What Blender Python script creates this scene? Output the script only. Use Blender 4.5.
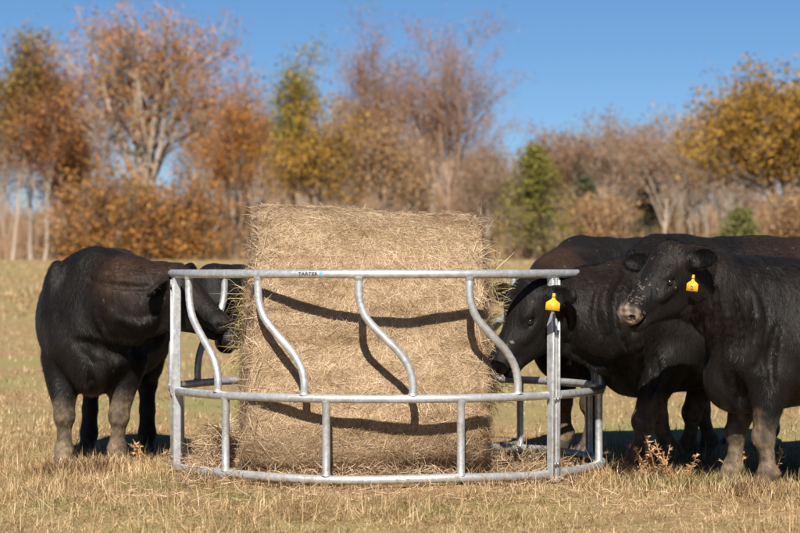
import bpy, math, random
import numpy as np
from mathutils import Vector, Matrix

# ------------------------------------------------------------------ clear
for o in list(bpy.data.objects):
    bpy.data.objects.remove(o)
scene = bpy.context.scene
COL = scene.collection
R = math.radians

# ------------------------------------------------------------------ camera
FPX = 2355.0            # focal length in pixels of an 800 px wide picture
CAM_H = 1.118
HOR = 270.0             # picture row of the level line
cam = bpy.data.cameras.new('camera')
cam.sensor_width = 36.0
cam.lens = FPX / 800.0 * 36.0
cam.clip_start = 0.1
cam.clip_end = 3000.0
cam.dof.use_dof = True
cam.dof.focus_distance = 12.2
cam.dof.aperture_fstop = 3.9
camo = bpy.data.objects.new('camera', cam)
COL.objects.link(camo)
camo.location = (0, 0, CAM_H)
camo.rotation_euler = (R(90) + math.atan((HOR - 266.5) / FPX), 0, 0)
scene.camera = camo

# ------------------------------------------------------------------ sky and sun
SUN_EL, SUN_AZ = 40.0, 3.0   # sun stands behind the camera, a little to the left
world = bpy.data.worlds.new('World')
scene.world = world
world.use_nodes = True
wn = world.node_tree
wn.nodes.clear()
sky = wn.nodes.new('ShaderNodeTexSky')
sky.sky_type = 'NISHITA'
sky.sun_disc = False
sky.sun_elevation = R(SUN_EL)
sky.sun_rotation = R(180 + SUN_AZ)
sky.altitude = 1500
sky.air_density = 0.75
sky.dust_density = 0.0
sky.ozone_density = 6.0
hs = wn.nodes.new('ShaderNodeHueSaturation')
hs.inputs['Saturation'].default_value = 1.08
bg = wn.nodes.new('ShaderNodeBackground')
bg.inputs['Strength'].default_value = 0.05
wo = wn.nodes.new('ShaderNodeOutputWorld')
wn.links.new(sky.outputs[0], hs.inputs['Color'])
wn.links.new(hs.outputs[0], bg.inputs[0])
wn.links.new(bg.outputs[0], wo.inputs[0])

sl = bpy.data.lights.new('sun', 'SUN')
sl.energy = 5.0
sl.angle = R(0.53)
sl.color = (1.0, 0.93, 0.82)
so = bpy.data.objects.new('sun', sl)
COL.objects.link(so)
sd = Vector((-math.sin(R(SUN_AZ)) * math.cos(R(SUN_EL)), -math.cos(R(SUN_AZ)) * math.cos(R(SUN_EL)), math.sin(R(SUN_EL))))
so.rotation_euler = sd.to_track_quat('Z', 'Y').to_euler()
so.location = (-10, -30, 30)

scene.view_settings.view_transform = 'Standard'
scene.view_settings.look = 'None'
scene.view_settings.exposure = 0.70
scene.view_settings.gamma = 1.0
scene.view_settings.use_curve_mapping = False

# ------------------------------------------------------------------ helpers
def at(px, py, d):
    """world point seen at picture pixel (px,py) standing d metres away"""
    return np.array(((px - 400.0) * d / FPX, d, CAM_H - (py - HOR) * d / FPX))

def sm(a, b, x):
    t = np.clip((x - a) / (b - a), 0, 1)
    return t * t * (3 - 2 * t)

def terrain(x, y):
    x = np.asarray(x, float); y = np.asarray(y, float)
    z = 1.80 * sm(18, 165, y) + 0.006 * np.maximum(y - 150, 0)
    z = z + 0.05 * np.sin(x * 0.21 + 1.3) * np.sin(y * 0.17) * sm(17, 40, y)
    z = z + 0.012 * np.sin(x * 2.1 + 0.7) * np.sin(y * 1.7 + 0.4) + 0.008 * np.sin(x * 5.3 + y * 3.1)
    return z

_rs = np.random.RandomState(5)
_ND = _rs.normal(size=(40, 3)); _ND /= np.linalg.norm(_ND, axis=1)[:, None]
_NP = _rs.uniform(0, 6.28, 40)
def noise3(p, freq, oct=10, off=0):
    """cheap smooth noise in about -1..1"""
    p = np.asarray(p, float)
    out = np.zeros(len(p))
    for i in range(oct):
        j = (i + off) % 40
        out += np.sin(p @ (_ND[j] * freq * (0.6 + 0.13 * i)) + _NP[j])
    return out / math.sqrt(oct) * 0.75

def mk(name, verts, polys, mat=None, parent=None, smooth=False, link=True):
    """polys: list of int arrays (n,k)"""
    me = bpy.data.meshes.new(name)
    verts = np.asarray(verts, np.float32)
    me.vertices.add(len(verts))
    me.vertices.foreach_set('co', verts.ravel())
    polys = [np.asarray(p, np.int32) for p in polys if len(p)]
    tot = sum(p.size for p in polys)
    me.loops.add(tot)
    me.loops.foreach_set('vertex_index', np.concatenate([p.ravel() for p in polys]))
    n = sum(len(p) for p in polys)
    me.polygons.add(n)
    sizes = np.concatenate([np.full(len(p), p.shape[1], np.int32) for p in polys])
    starts = np.concatenate([[0], np.cumsum(sizes)[:-1]]).astype(np.int32)
    me.polygons.foreach_set('loop_start', starts)
    me.update(calc_edges=True)
    if smooth:
        me.polygons.foreach_set('use_smooth', np.ones(n, bool))
    me.validate()
    if mat: me.materials.append(mat)
    o = bpy.data.objects.new(name, me)
    if link: COL.objects.link(o)
    if parent: o.parent = parent
    return o

def empty(name, loc, rz=0):
    o = bpy.data.objects.new(name, None)
    o.empty_display_size = 0.2
    o.location = loc; o.rotation_euler = (0, 0, rz)
    COL.objects.link(o)
    return o

def tag(o, label=None, cat=None, group=None, kind=None):
    if label: o['label'] = label
    if cat: o['category'] = cat
    if group: o['group'] = group
    if kind: o['kind'] = kind
    return o

class Geo:
    """collects vertices and faces"""
    def __init__(s): s.v = []; s.q = []; s.t = []; s.n = 0
    def add(s, v, q=None, t=None):
        v = np.asarray(v, float); s.v.append(v)
        if q is not None and len(q): s.q.append(np.asarray(q) + s.n)
        if t is not None and len(t): s.t.append(np.asarray(t) + s.n)
        s.n += len(v)
    def tube(s, pts, rad, sides=10, cap=True):
        pts = np.asarray(pts, float); m = len(pts)
        rad = np.broadcast_to(np.asarray(rad, float), (m,))
        tg = np.gradient(pts, axis=0); tg /= np.linalg.norm(tg, axis=1)[:, None] + 1e-12
        ref = np.array((0, 0, 1.0)) if abs(tg[0, 2]) < 0.9 else np.array((1.0, 0, 0))
        vs = []
        a = np.arange(sides) * 2 * math.pi / sides
        n = np.cross(tg[0], ref); n /= np.linalg.norm(n)
        for i in range(m):
            n = n - tg[i] * (n @ tg[i]); n /= np.linalg.norm(n) + 1e-12
            b = np.cross(tg[i], n)
            vs.append(pts[i] + rad[i] * (np.cos(a)[:, None] * n + np.sin(a)[:, None] * b))
        v = np.concatenate(vs)
        j = np.arange(sides); jn = (j + 1) % sides
        q = np.concatenate([np.stack([i * sides + j, i * sides + jn, (i + 1) * sides + jn, (i + 1) * sides + j], 1) for i in range(m - 1)])
        t = None
        if cap:
            v = np.concatenate([v, pts[:1], pts[-1:]])
            c0, c1 = m * sides, m * sides + 1
            t = np.concatenate([np.stack([jn, j, np.full(sides, c0)], 1), np.stack([(m - 1) * sides + j, (m - 1) * sides + jn, np.full(sides, c1)], 1)])
        s.add(v, q, t)
    def box(s, c, ax, ay, az, bev=0.0):
        """box with half axes ax, ay, az (vectors); bevelled long edges"""
        c, ax, ay, az = [np.asarray(x, float) for x in (c, ax, ay, az)]
        if bev <= 0:
            v = [c + i * ax + j * ay + k * az for k in (-1, 1) for j in (-1, 1) for i in (-1, 1)]
            s.add(v, [[0, 2, 3, 1], [4, 5, 7, 6], [0, 1, 5, 4], [2, 6, 7, 3], [0, 4, 6, 2], [1, 3, 7, 5]])
            return
        lx, ly = np.linalg.norm(ax), np.linalg.norm(ay)
        bx, by = 1 - bev / lx, 1 - bev / ly
        prof = [(bx, -1), (1, -by), (1, by), (bx, 1), (-bx, 1), (-1, by), (-1, -by), (-bx, -1)]
        v = [c + p[0] * ax + p[1] * ay + k * az for k in (-1, 1) for p in prof]
        v += [c - az, c + az]
        j = np.arange(8); jn = (j + 1) % 8
        q = np.stack([j, jn, jn + 8, j + 8], 1)
        t = np.concatenate([np.stack([jn, j, np.full(8, 16)], 1), np.stack([j + 8, jn + 8, np.full(8, 17)], 1)])
        s.add(v, q, t)
    def build(s, name, mat, parent=None, smooth=False):
        polys = []
        if s.q: polys.append(np.concatenate(s.q))
        if s.t: polys.append(np.concatenate(s.t))
        return mk(name, np.concatenate(s.v), polys, mat, parent, smooth)

def auto_smooth(o, ang=40):
    me = o.data
    me.polygons.foreach_set('use_smooth', np.ones(len(me.polygons), bool))
    me.set_sharp_from_angle(angle=R(ang))

def catmull(P, n):
    P = np.asarray(P, float)
    Q = np.concatenate([[2 * P[0] - P[1]], P, [2 * P[-1] - P[-2]]])
    out = []
    for i in range(len(P) - 1):
        p0, p1, p2, p3 = Q[i:i + 4]
        for t in np.linspace(0, 1, n, endpoint=False):
            out.append(0.5 * ((2 * p1) + (-p0 + p2) * t + (2 * p0 - 5 * p1 + 4 * p2 - p3) * t * t + (-p0 + 3 * p1 - 3 * p2 + p3) * t ** 3))
    out.append(P[-1])
    return np.array(out)

# ------------------------------------------------------------------ materials
def new_mat(name):
    m = bpy.data.materials.new(name); m.use_nodes = True
    nt = m.node_tree; nt.nodes.clear()
    out = nt.nodes.new('ShaderNodeOutputMaterial')
    b = nt.nodes.new('ShaderNodeBsdfPrincipled')
    nt.links.new(b.outputs[0], out.inputs[0])
    return m, nt, b

def ramp(nt, stops, fac=None):
    r = nt.nodes.new('ShaderNodeValToRGB')
    el = r.color_ramp.elements
    while len(el) < len(stops): el.new(0.5)
    for e, (p, c) in zip(el, stops):
        e.position = p; e.color = (*c, 1)
    if fac is not None: nt.links.new(fac, r.inputs[0])
    return r

def noise_node(nt, scale, detail=3, vec=None, rough=0.55):
    n = nt.nodes.new('ShaderNodeTexNoise')
    n.inputs['Scale'].default_value = scale
    n.inputs['Detail'].default_value = detail
    n.inputs['Roughness'].default_value = rough
    if vec is not None: nt.links.new(vec, n.inputs['Vector'])
    return n

def coords(nt, kind='Object', scale=None):
    tc = nt.nodes.new('ShaderNodeTexCoord')
    if scale is None: return tc.outputs[kind]
    mp = nt.nodes.new('ShaderNodeMapping')
    mp.inputs['Scale'].default_value = scale
    nt.links.new(tc.outputs[kind], mp.inputs[0])
    return mp.outputs[0]

def mixc(nt, fac, a, b, mode='MIX'):
    m = nt.nodes.new('ShaderNodeMix'); m.data_type = 'RGBA'; m.blend_type = mode
    for s, v in ((0, fac), (6, a), (7, b)):
        if isinstance(v, (int, float)): m.inputs[s].default_value = v
        elif isinstance(v, tuple): m.inputs[s].default_value = (*v, 1)
        else: nt.links.new(v, m.inputs[s])
    return m.outputs[2]

def bump(nt, b, h, strength, dist):
    bn = nt.nodes.new('ShaderNodeBump')
    bn.inputs['Strength'].default_value = strength
    bn.inputs['Distance'].default_value = dist
    nt.links.new(h, bn.inputs['Height']); nt.links.new(bn.outputs[0], b.inputs['Normal'])

def island_mat(name, stops, rough=0.8, trans=0.0, spec=0.25, green=None, patchy=None):
    """colour picked for each loose piece (blade, straw, leaf)"""
    m, nt, b = new_mat(name)
    g = nt.nodes.new('ShaderNodeNewGeometry')
    r = ramp(nt, stops, g.outputs['Random Per Island'])
    colr = r.outputs[0]
    if patchy is not None:
        npn = noise_node(nt, patchy, 5, coords(nt, 'Object', (0.6, 1.0, 2.0)), 0.6)
        rp_ = ramp(nt, [(0.34, (0.62, 0.55, 0.47)), (0.5, (0.95, 0.94, 0.92)), (0.66, (1.12, 1.12, 1.12))], npn.outputs[0])
        colr = mixc(nt, 1.0, colr, rp_.outputs[0], 'MULTIPLY')
    if green is not None:
        nb = noise_node(nt, 3.2, 4, coords(nt, 'Object'), 0.65)
        rb = ramp(nt, [(0.36, (0.48, 0.41, 0.35)), (0.49, (0.92, 0.90, 0.88)), (0.62, (1.18, 1.18, 1.18))], nb.outputs[0])
        colr = mixc(nt, 1.0, colr, rb.outputs[0], 'MULTIPLY')
        gs, gcol, lo, hi = green
        n = noise_node(nt, gs, 3, coords(nt, 'Object'))
        rr = ramp(nt, [(lo, (0, 0, 0)), (hi, (1, 1, 1))], n.outputs[0])
        gr = ramp(nt, gcol, g.outputs['Random Per Island'])
        colr = mixc(nt, rr.outputs[0], colr, gr.outputs[0])
    nt.links.new(colr, b.inputs['Base Color'])
    b.inputs['Roughness'].default_value = rough
    b.inputs['Specular IOR Level'].default_value = spec
    if trans > 0:
        out = [x for x in nt.nodes if x.type == 'OUTPUT_MATERIAL'][0]
        t = nt.nodes.new('ShaderNodeBsdfTranslucent')
        nt.links.new(colr, t.inputs[0])
        mx = nt.nodes.new('ShaderNodeMixShader'); mx.inputs[0].default_value = trans
        nt.links.new(b.outputs[0], mx.inputs[1]); nt.links.new(t.outputs[0], mx.inputs[2])
        nt.links.new(mx.outputs[0], out.inputs[0])
    return m

STRAW = [(0.0, (0.16, 0.10, 0.055)), (0.25, (0.36, 0.245, 0.15)), (0.65, (0.51, 0.37, 0.235)), (1.0, (0.72, 0.58, 0.42))]
GREENS = [(0.0, (0.10, 0.13, 0.03)), (0.5, (0.19, 0.21, 0.06)), (1.0, (0.34, 0.30, 0.13))]
M = {}
M['grass'] = island_mat('dry_grass', [(0.0, (0.23, 0.145, 0.065)), (0.3, (0.44, 0.295, 0.15)), (0.7, (0.59, 0.425, 0.24)), (1.0, (0.79, 0.63, 0.42))], 0.75, 0.22, 0.25, (1.6, GREENS, 0.54, 0.68))
M['hay'] = island_mat('hay_straw', STRAW, 0.6, 0.12, 0.3, None, 5.0)
M['hay_green'] = island_mat('hay_straw_fresh', [(0.0, (0.24, 0.18, 0.075)), (0.5, (0.45, 0.35, 0.17)), (1.0, (0.64, 0.53, 0.31))], 0.6, 0.15, 0.3)
M['weed'] = island_mat('dead_weed', [(0.0, (0.26, 0.13, 0.06)), (0.5, (0.42, 0.24, 0.12)), (1.0, (0.56, 0.37, 0.20))], 0.8, 0.1)

# ground
m, nt, b = new_mat('field_ground'); M['ground'] = m
n1 = noise_node(nt, 0.35, 4, coords(nt, 'Object'))
n2 = noise_node(nt, 9.0, 6, coords(nt, 'Object'), 0.7)
n3 = noise_node(nt, 1.1, 3, coords(nt, 'Object'))
c1 = ramp(nt, [(0.3, (0.19, 0.125, 0.065)), (0.55, (0.35, 0.24, 0.125)), (0.75, (0.47, 0.335, 0.185))], n2.outputs[0])
c2 = ramp(nt, [(0.43, (0, 0, 0)), (0.63, (1, 1, 1))], n1.outputs[0])
c3 = mixc(nt, c2.outputs[0], c1.outputs[0], (0.27, 0.245, 0.10))
c4 = ramp(nt, [(0.56, (0, 0, 0)), (0.76, (1, 1, 1))], n3.outputs[0])
mm = nt.nodes.new('ShaderNodeMath'); mm.operation = 'MULTIPLY'; mm.inputs[1].default_value = 0.6
nt.links.new(c4.outputs[0], mm.inputs[0])
c5 = mixc(nt, mm.outputs[0], c3, (0.15, 0.15, 0.05))
nt.links.new(c5, b.inputs['Base Color'])
b.inputs['Roughness'].default_value = 0.95
b.inputs['Specular IOR Level'].default_value = 0.1
bump(nt, b, n2.outputs[0], 0.8, 0.03)

# galvanised steel
m, nt, b = new_mat('galvanised_steel'); M['steel'] = m
vo = nt.nodes.new('ShaderNodeTexVoronoi'); vo.inputs['Scale'].default_value = 60
nt.links.new(coords(nt, 'Object'), vo.inputs['Vector'])
n1 = noise_node(nt, 14, 4, coords(nt, 'Object'))
c1 = ramp(nt, [(0.0, (0.48, 0.50, 0.52)), (1.0, (0.72, 0.73, 0.74))], vo.outputs['Color'])
c2 = ramp(nt, [(0.3, (0.62, 0.60, 0.57)), (0.6, (1, 1, 1))], n1.outputs[0])
cc = mixc(nt, 0.8, c1.outputs[0], c2.outputs[0], 'MULTIPLY')
# mud splashes low on the bars
sx = nt.nodes.new('ShaderNodeSeparateXYZ'); nt.links.new(coords(nt, 'Object'), sx.inputs[0])
mr = nt.nodes.new('ShaderNodeMapRange'); mr.inputs[1].default_value = 0.30; mr.inputs[2].default_value = 0.0
nt.links.new(sx.outputs[2], mr.inputs[0])
n4 = noise_node(nt, 22, 5, coords(nt, 'Object'), 0.65)
ad = nt.nodes.new('ShaderNodeMath'); ad.operation = 'MULTIPLY_ADD'; ad.inputs[1].default_value = 0.35
nt.links.new(mr.outputs[0], ad.inputs[0]); nt.links.new(n4.outputs[0], ad.inputs[2])
mud = ramp(nt, [(0.77, (0, 0, 0)), (0.98, (1, 1, 1))], ad.outputs[0])
cm = mixc(nt, mud.outputs[0], cc, (0.21, 0.15, 0.095))
nt.links.new(cm, b.inputs['Base Color'])
im = nt.nodes.new('ShaderNodeMath'); im.operation = 'MULTIPLY_ADD'; im.inputs[1].default_value = -0.62; im.inputs[2].default_value = 0.62
nt.links.new(mud.outputs[0], im.inputs[0]); nt.links.new(im.outputs[0], b.inputs['Metallic'])
rr = ramp(nt, [(0.3, (0.52, 0.52, 0.52)), (0.7, (0.36, 0.36, 0.36))], n1.outputs[0])
nt.links.new(rr.outputs[0], b.inputs['Roughness'])
bump(nt, b, n1.outputs[0], 0.12, 0.004)

m, nt, b = new_mat('bolt_steel'); M['bolt'] = m
b.inputs['Base Color'].default_value = (0.45, 0.45, 0.46, 1); b.inputs['Metallic'].default_value = 0.8; b.inputs['Roughness'].default_value = 0.35
def plain(name, c, rough=0.5, spec=0.5):
    m, nt, b = new_mat(name)
    n = noise_node(nt, 60, 3, coords(nt, 'Object'))
    r = ramp(nt, [(0.3, tuple(x * 0.85 for x in c)), (0.7, c)], n.outputs[0])
    nt.links.new(r.outputs[0], b.inputs['Base Color'])
    b.inputs['Roughness'].default_value = rough; b.inputs['Specular IOR Level'].default_value = spec
    return m
M['ink'] = plain('decal_ink', (0.035, 0.04, 0.045), 0.5)
M['cyan'] = plain('decal_cyan', (0.05, 0.42, 0.60), 0.5)
M['tag'] = plain('ear_tag_yellow', (0.80, 0.43, 0.02), 0.5)
_nt = M['tag'].node_tree; _b = [x for x in _nt.nodes if x.type == 'BSDF_PRINCIPLED'][0]
_r = ramp(_nt, [(0.50, (0, 0, 0)), (0.72, (0.75, 0.75, 0.75))], noise_node(_nt, 45, 6, coords(_nt, 'Object'), 0.7).outputs[0])
_nt.links.new(mixc(_nt, _r.outputs[0], _b.inputs['Base Color'].links[0].from_socket, (0.20, 0.12, 0.05)), _b.inputs['Base Color'])
M['hoof'] = plain('hoof_horn', (0.05, 0.04, 0.033), 0.6)
M['eye'] = plain('eye_dark', (0.010, 0.007, 0.006), 0.08, 0.6)
M['soil'] = plain('soil_clod', (0.06, 0.042, 0.03), 0.95, 0.1)

# bale core
m, nt, b = new_mat('hay_core'); M['bale'] = m
n1 = noise_node(nt, 30, 6, coords(nt, 'Object', (1.0, 2.2, 1.4)), 0.7)
n2 = noise_node(nt, 4, 3, coords(nt, 'Object'))
c1 = ramp(nt, [(0.3, (0.20, 0.13, 0.07)), (0.5, (0.38, 0.27, 0.16)), (0.7, (0.54, 0.41, 0.26))], n1.outputs[0])
c2 = ramp(nt, [(0.3, (0.8, 0.78, 0.72)), (0.7, (1, 1, 1))], n2.outputs[0])
nt.links.new(mixc(nt, 1.0, c1.outputs[0], c2.outputs[0], 'MULTIPLY'), b.inputs['Base Color'])
b.inputs['Roughness'].default_value = 0.9; b.inputs['Specular IOR Level'].default_value = 0.15
bump(nt, b, n1.outputs[0], 0.9, 0.02)

# cattle coat: colour from the mesh, fur streaks in the relief
def coat_mat(name, sheen=0.35, rough=0.5, fur=True):
    m, nt, b = new_mat(name)
    a = nt.nodes.new('ShaderNodeAttribute'); a.attribute_name = 'coat'
    n1 = noise_node(nt, 40, 4, coords(nt, 'Object', (1.0, 1.0, 0.22)), 0.6)
    n2 = noise_node(nt, 5, 3, coords(nt, 'Object'))
    r = ramp(nt, [(0.3, (0.6, 0.6, 0.6)), (0.7, (1.3, 1.25, 1.2))], n2.outputs[0])
    nt.links.new(mixc(nt, 1.0, a.outputs['Color'], r.outputs[0], 'MULTIPLY'), b.inputs['Base Color'])
    b.inputs['Roughness'].default_value = rough
    b.inputs['Specular IOR Level'].default_value = 0.35
    b.inputs['Sheen Weight'].default_value = sheen
    b.inputs['Sheen Roughness'].default_value = 0.4
    b.inputs['Sheen Tint'].default_value = (0.8, 0.72, 0.66, 1)
    if fur: bump(nt, b, n1.outputs[0], 0.7, 0.014)
    return m
M['coat'] = coat_mat('black_coat', 0.03, 0.6)
[x for x in M['coat'].node_tree.nodes if x.type == 'BSDF_PRINCIPLED'][0].inputs['Specular IOR Level'].default_value = 0.20
M['fur'] = coat_mat('black_fur', 0.0, 0.46, False)
[x for x in M['fur'].node_tree.nodes if x.type == 'BSDF_PRINCIPLED'][0].inputs['Specular IOR Level'].default_value = 0.24

# ------------------------------------------------------------------ ground sheet
def build_ground():
    ys = np.concatenate([np.linspace(-6, 6, 13), np.linspace(6.5, 20, 60), np.geomspace(20.5, 1500, 70)])
    us = np.concatenate([-np.geomspace(1.0, 0.02, 40), np.linspace(-0.015, 0.015, 5), np.geomspace(0.02, 1.0, 40)])
    Y, U = np.meshgrid(ys, us, indexing='ij')
    X = U * (8 + np.maximum(Y, 0) * 0.9 + 6)
    Z = terrain(X, Y)
    v = np.stack([X, Y, Z], -1).reshape(-1, 3)
    nu = len(us)
    i, j = np.meshgrid(np.arange(len(ys) - 1), np.arange(nu - 1), indexing='ij')
    a = (i * nu + j).ravel()
    o = mk('field', v, [np.stack([a, a + 1, a + nu + 1, a + nu], 1)], M['ground'], smooth=True)
    o['kind'] = 'structure'
build_ground()

# ------------------------------------------------------------------ strips: blades and straws
def ribbons(root, d0, d1, side, length, width, nseg=2):
    """thin bent strips; d0 start direction, d1 end direction, all (n,3)"""
    n = len(root)
    L = np.asarray(length).reshape(-1, 1); W = np.asarray(width).reshape(-1, 1)
    if nseg == 1:
        v = np.stack([root - side * W / 2, root + side * W / 2, root + (d0 + d1) / 2 * L], 1)
        t = np.arange(n * 3).reshape(n, 3)
        return v.reshape(-1, 3), None, t
    mid = root + d0 * L * 0.5
    tip = mid + d1 * L * 0.5
    v = np.stack([root - side * W / 2, root + side * W / 2, mid - side * W * 0.42, mid + side * W * 0.42, tip], 1)
    b = (np.arange(n) * 5)[:, None]
    return v.reshape(-1, 3), b + np.array([[0, 1, 3, 2]]), b + np.array([[2, 3, 4]])

def unit(v): return v / (np.linalg.norm(v, axis=-1, keepdims=True) + 1e-12)

def build_grass():
    rs = np.random.RandomState(11)
    g = Geo()
    def zone(n, y0, y1, hl, wl, nseg, patch, margin, lean):
        y = y0 + (y1 - y0) * rs.rand(n) ** 0.85 if y1 < 30 else np.exp(rs.uniform(math.log(y0), math.log(y1), n))
        x = rs.uniform(-1, 1, n) * (y * 0.182 + margin)
        p = np.stack([x, y, 0 * x], 1)
        keep = rs.rand(n) < np.clip(0.62 + 0.75 * noise3(p, patch, 8) + 0.3 * noise3(p, patch * 4, 6, 9), 0.28, 1)
        p = p[keep]; k = len(p)
        p[:, 2] = terrain(p[:, 0], p[:, 1]) - 0.004
        hgt = np.clip(1 + 0.5 * noise3(p, patch * 2.2, 8, 20), 0.45, 1.5)
        az = rs.uniform(0, 6.283, k)
        h = np.stack([np.cos(az), np.sin(az), 0 * az], 1)
        e0 = R(90) - np.abs(rs.normal(0, R(lean), k)); e0 = np.where(e0 < R(4), rs.uniform(R(4), R(30), k), e0)
        if y0 < 10 and lean < 100: e0 = np.where(rs.rand(k) < .15, e0, rs.uniform(R(2), R(38), k))
        e1 = e0 - rs.uniform(R(-25), R(80), k) * (p[:, 2] < 99); e1 = np.maximum(e1, R(-12))
        up = np.array([[0, 0, 1.0]])
        d0 = h * np.cos(e0)[:, None] + up * np.sin(e0)[:, None]
        d1 = h * np.cos(e1)[:, None] + up * np.sin(e1)[:, None]
        s = np.stack([-np.sin(az), np.cos(az), 0.2 * rs.normal(size=k)], 1)
        g.add(*ribbons(p, d0, d1, s, rs.uniform(*hl, k) * hgt, rs.uniform(*wl, k), nseg))
    zone(150000, 8.5, 16.5, (0.022, 0.060), (0.0018, 0.0040), 2, 1.7, 0.5, 62)
    zone(85000, 8.5, 15.0, (0.05, 0.13), (0.0018, 0.0038), 2, 2.3, 0.4, 200)
    zone(60000, 16.0, 45, (0.03, 0.085), (0.006, 0.013), 1, 0.8, 1.5, 40)
    zone(50000, 45, 165, (0.07, 0.17), (0.025, 0.06), 1, 0.15, 6, 30)
    # longer tufts left standing round hooves, posts and rails
    for cx, cy_, r_, n in ((-1.87, 13.1, .16, 500), (-1.6, 13.1, .16, 500), (-1.75, 13.05, .5, 700), (1.3, 12.45, .2, 700), (1.78, 11.68, .22, 900), (1.72, 12.05, .2, 500), (1.55, 12.1, .6, 1500), (1.95, 11.6, .5, 900)):
        p = np.array((cx, cy_, 0)) + rs.normal(size=(n, 3)) * np.array((r_ * .5, r_ * .4, 0)); p[:, 2] = terrain(p[:, 0], p[:, 1]) - .004
        az = rs.uniform(0, 6.283, n); h = np.stack([np.cos(az), np.sin(az), 0 * az], 1)
        d0 = unit(h * rs.uniform(.1, 1.0, (n, 1)) + np.array((0, 0, 1.0))); d1 = unit(d0 + h * .7 - np.array((0, 0, .4)) * rs.rand(n, 1))
        s = np.stack([-np.sin(az), np.cos(az), 0 * az], 1)
        g.add(*ribbons(p, d0, d1, s, rs.uniform(.06, .15, n), rs.uniform(.002, .0045, n), 2))
    o = g.build('dry_grass', M['grass'])
    tag(o, 'short dry tan pasture grass with green patches covering the field', 'grass', kind='stuff')
build_grass()

# ------------------------------------------------------------------ hay feeder
RC = np.array((-0.073, 13.2)); RR = 1.2
Z_TOP, Z_MID, Z_BOT = 1.098, 0.461, 0.050
feeder = empty('hay_feeder', (RC[0], RC[1], 0))
tag(feeder, 'round galvanised steel ring feeder with bent bars standing around the hay bale', 'hay feeder')
def rp(th, z, r=RR):
    """point on the ring, th degrees from the side facing the camera; feeder coordinates"""
    t = R(th)
    return np.array((r * math.sin(t), -r * math.cos(t), z))
POSTS = (-73.0, 47.0, 167.0)
for k, p0 in enumerate(POSTS):
    p1 = p0 + 120
    for nm, z, rad in (('top_rail', Z_TOP, 0.0235), ('middle_rail', Z_MID, 0.0225), ('bottom_rail', Z_BOT, 0.0235)):
        g = Geo()
        e = 2.4 if nm != 'top_rail' else 0.10
        if nm == 'top_rail' and k == 0: th = np.linspace(p0 - 1.6, p1 - e, 49)
        elif nm == 'top_rail' and k == 2: th = np.linspace(p0 + e, p1 - 1.8, 49)
        else: th = np.linspace(p0 + e, p1 - e, 49)
        g.tube([rp(t, z + (0.004 * math.sin(t * 0.11) if nm == 'bottom_rail' else 0)) for t in th], rad, 14)
        o = g.build(nm, M['steel'], feeder); auto_smooth(o)
    # bent feeding bars
    tops = np.array((11.0, 39.5, 66.5, 94.0)); bots = np.array((25.5, 52.6, 79.6, 107.7))
    if k == 1: tops[0] += 8; bots[0] += 6
    for a, c in zip(tops, bots):
        ctl = [(0, Z_TOP - 0.018), (0.0, 1.015), (0.03, 0.945), (0.16, 0.865), (0.45, 0.78), (0.74, 0.70), (0.93, 0.62), (1.0, 0.545), (1.0, Z_MID + 0.015)]
        cp = catmull([(p0 + a + (c - a) * f, z) for f, z in ctl], 7)
        pts = np.array([rp(t, z) for t, z in cp])
        crimp = 0.0205 + 0.0012 * np.sin(np.arange(len(pts)) * 2.6) * (np.exp(-((cp[:, 1] - 0.905) / 0.06) ** 2) + np.exp(-((cp[:, 1] - 0.605) / 0.06) ** 2))
        g = Geo(); g.tube(pts, crimp, 14); o = g.build('bent_bar', M['steel'], feeder); auto_smooth(o)
        g = Geo()
        g.tube([rp(cp[0, 0], Z_TOP - 0.031), rp(cp[0, 0], Z_TOP - 0.019)], [0.0225, 0.027], 14)
        o = g.build('weld_bead', M['steel'], feeder); auto_smooth(o); g = Geo()
        g.tube([rp(cp[-1, 0], Z_MID + 0.028), rp(cp[-1, 0], Z_MID + 0.016)], [0.0225, 0.027], 14)
        o = g.build('weld_bead', M['steel'], feeder); auto_smooth(o)
    for a in (28.5, 58.3, 91.7):
        t = p0 + a
        g = Geo(); g.tube([rp(t, Z_MID - 0.016), rp(t, Z_MID - 0.03), rp(t, 0.2), rp(t, Z_BOT + 0.03), rp(t, Z_BOT + 0.016)], [0.026, 0.021, 0.0205, 0.021, 0.026], 14)
        o = g.build('lower_bar', M['steel'], feeder); auto_smooth(o)
    # post: two channels bolted back to back
    t = R(p0); er = np.array((math.sin(t), -math.cos(t), 0)); et = np.array((math.cos(t), math.sin(t), 0)); ez = np.array((0, 0, 1.0))
    zc, hz = (Z_TOP - 0.022 + 0.005) / 2, (Z_TOP - 0.022 - 0.005) / 2
    for sgn in (-1, 1):
        g = Geo()
        c = er * RR + et * sgn * 0.0150 + ez * zc
        g.box(c, et * 0.0138, er * 0.021, ez * hz, 0.004)
        o = g.build('post', M['steel'], feeder); auto_smooth(o, 30)
        # raised lip along the outside edge
        g = Geo(); g.box(c + er * 0.0245 + et * sgn * 0.0092, et * 0.0045, er * 0.0035, ez * (hz - 0.01), 0.0015)
        g.build('post_lip', M['steel'], feeder)
    for z in (0.10, 0.44, 1.03):
        for sgn in (-1, 1):
            g = Geo()
            c = er * (RR + 0.021) + et * sgn * 0.012 + ez * z
            a6 = np.arange(6) * math.pi / 3
            hexa = lambda r, q: np.array([c + er * q + r * (math.cos(x) * et + math.sin(x) * ez) for x in a6])
            v = np.concatenate([hexa(0.011, 0), hexa(0.011, 0.008), hexa(0.008, 0.011)])
            j = np.arange(6); jn = (j + 1) % 6
            g.add(v, np.concatenate([np.stack([j, jn, jn + 6, j + 6], 1), np.stack([j + 6, jn + 6, jn + 12, j + 12], 1)]), [[12, 13, 14], [12, 14, 15], [12, 15, 16], [12, 16, 17]])
            g.build('bolt', M['bolt'], feeder)

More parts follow.
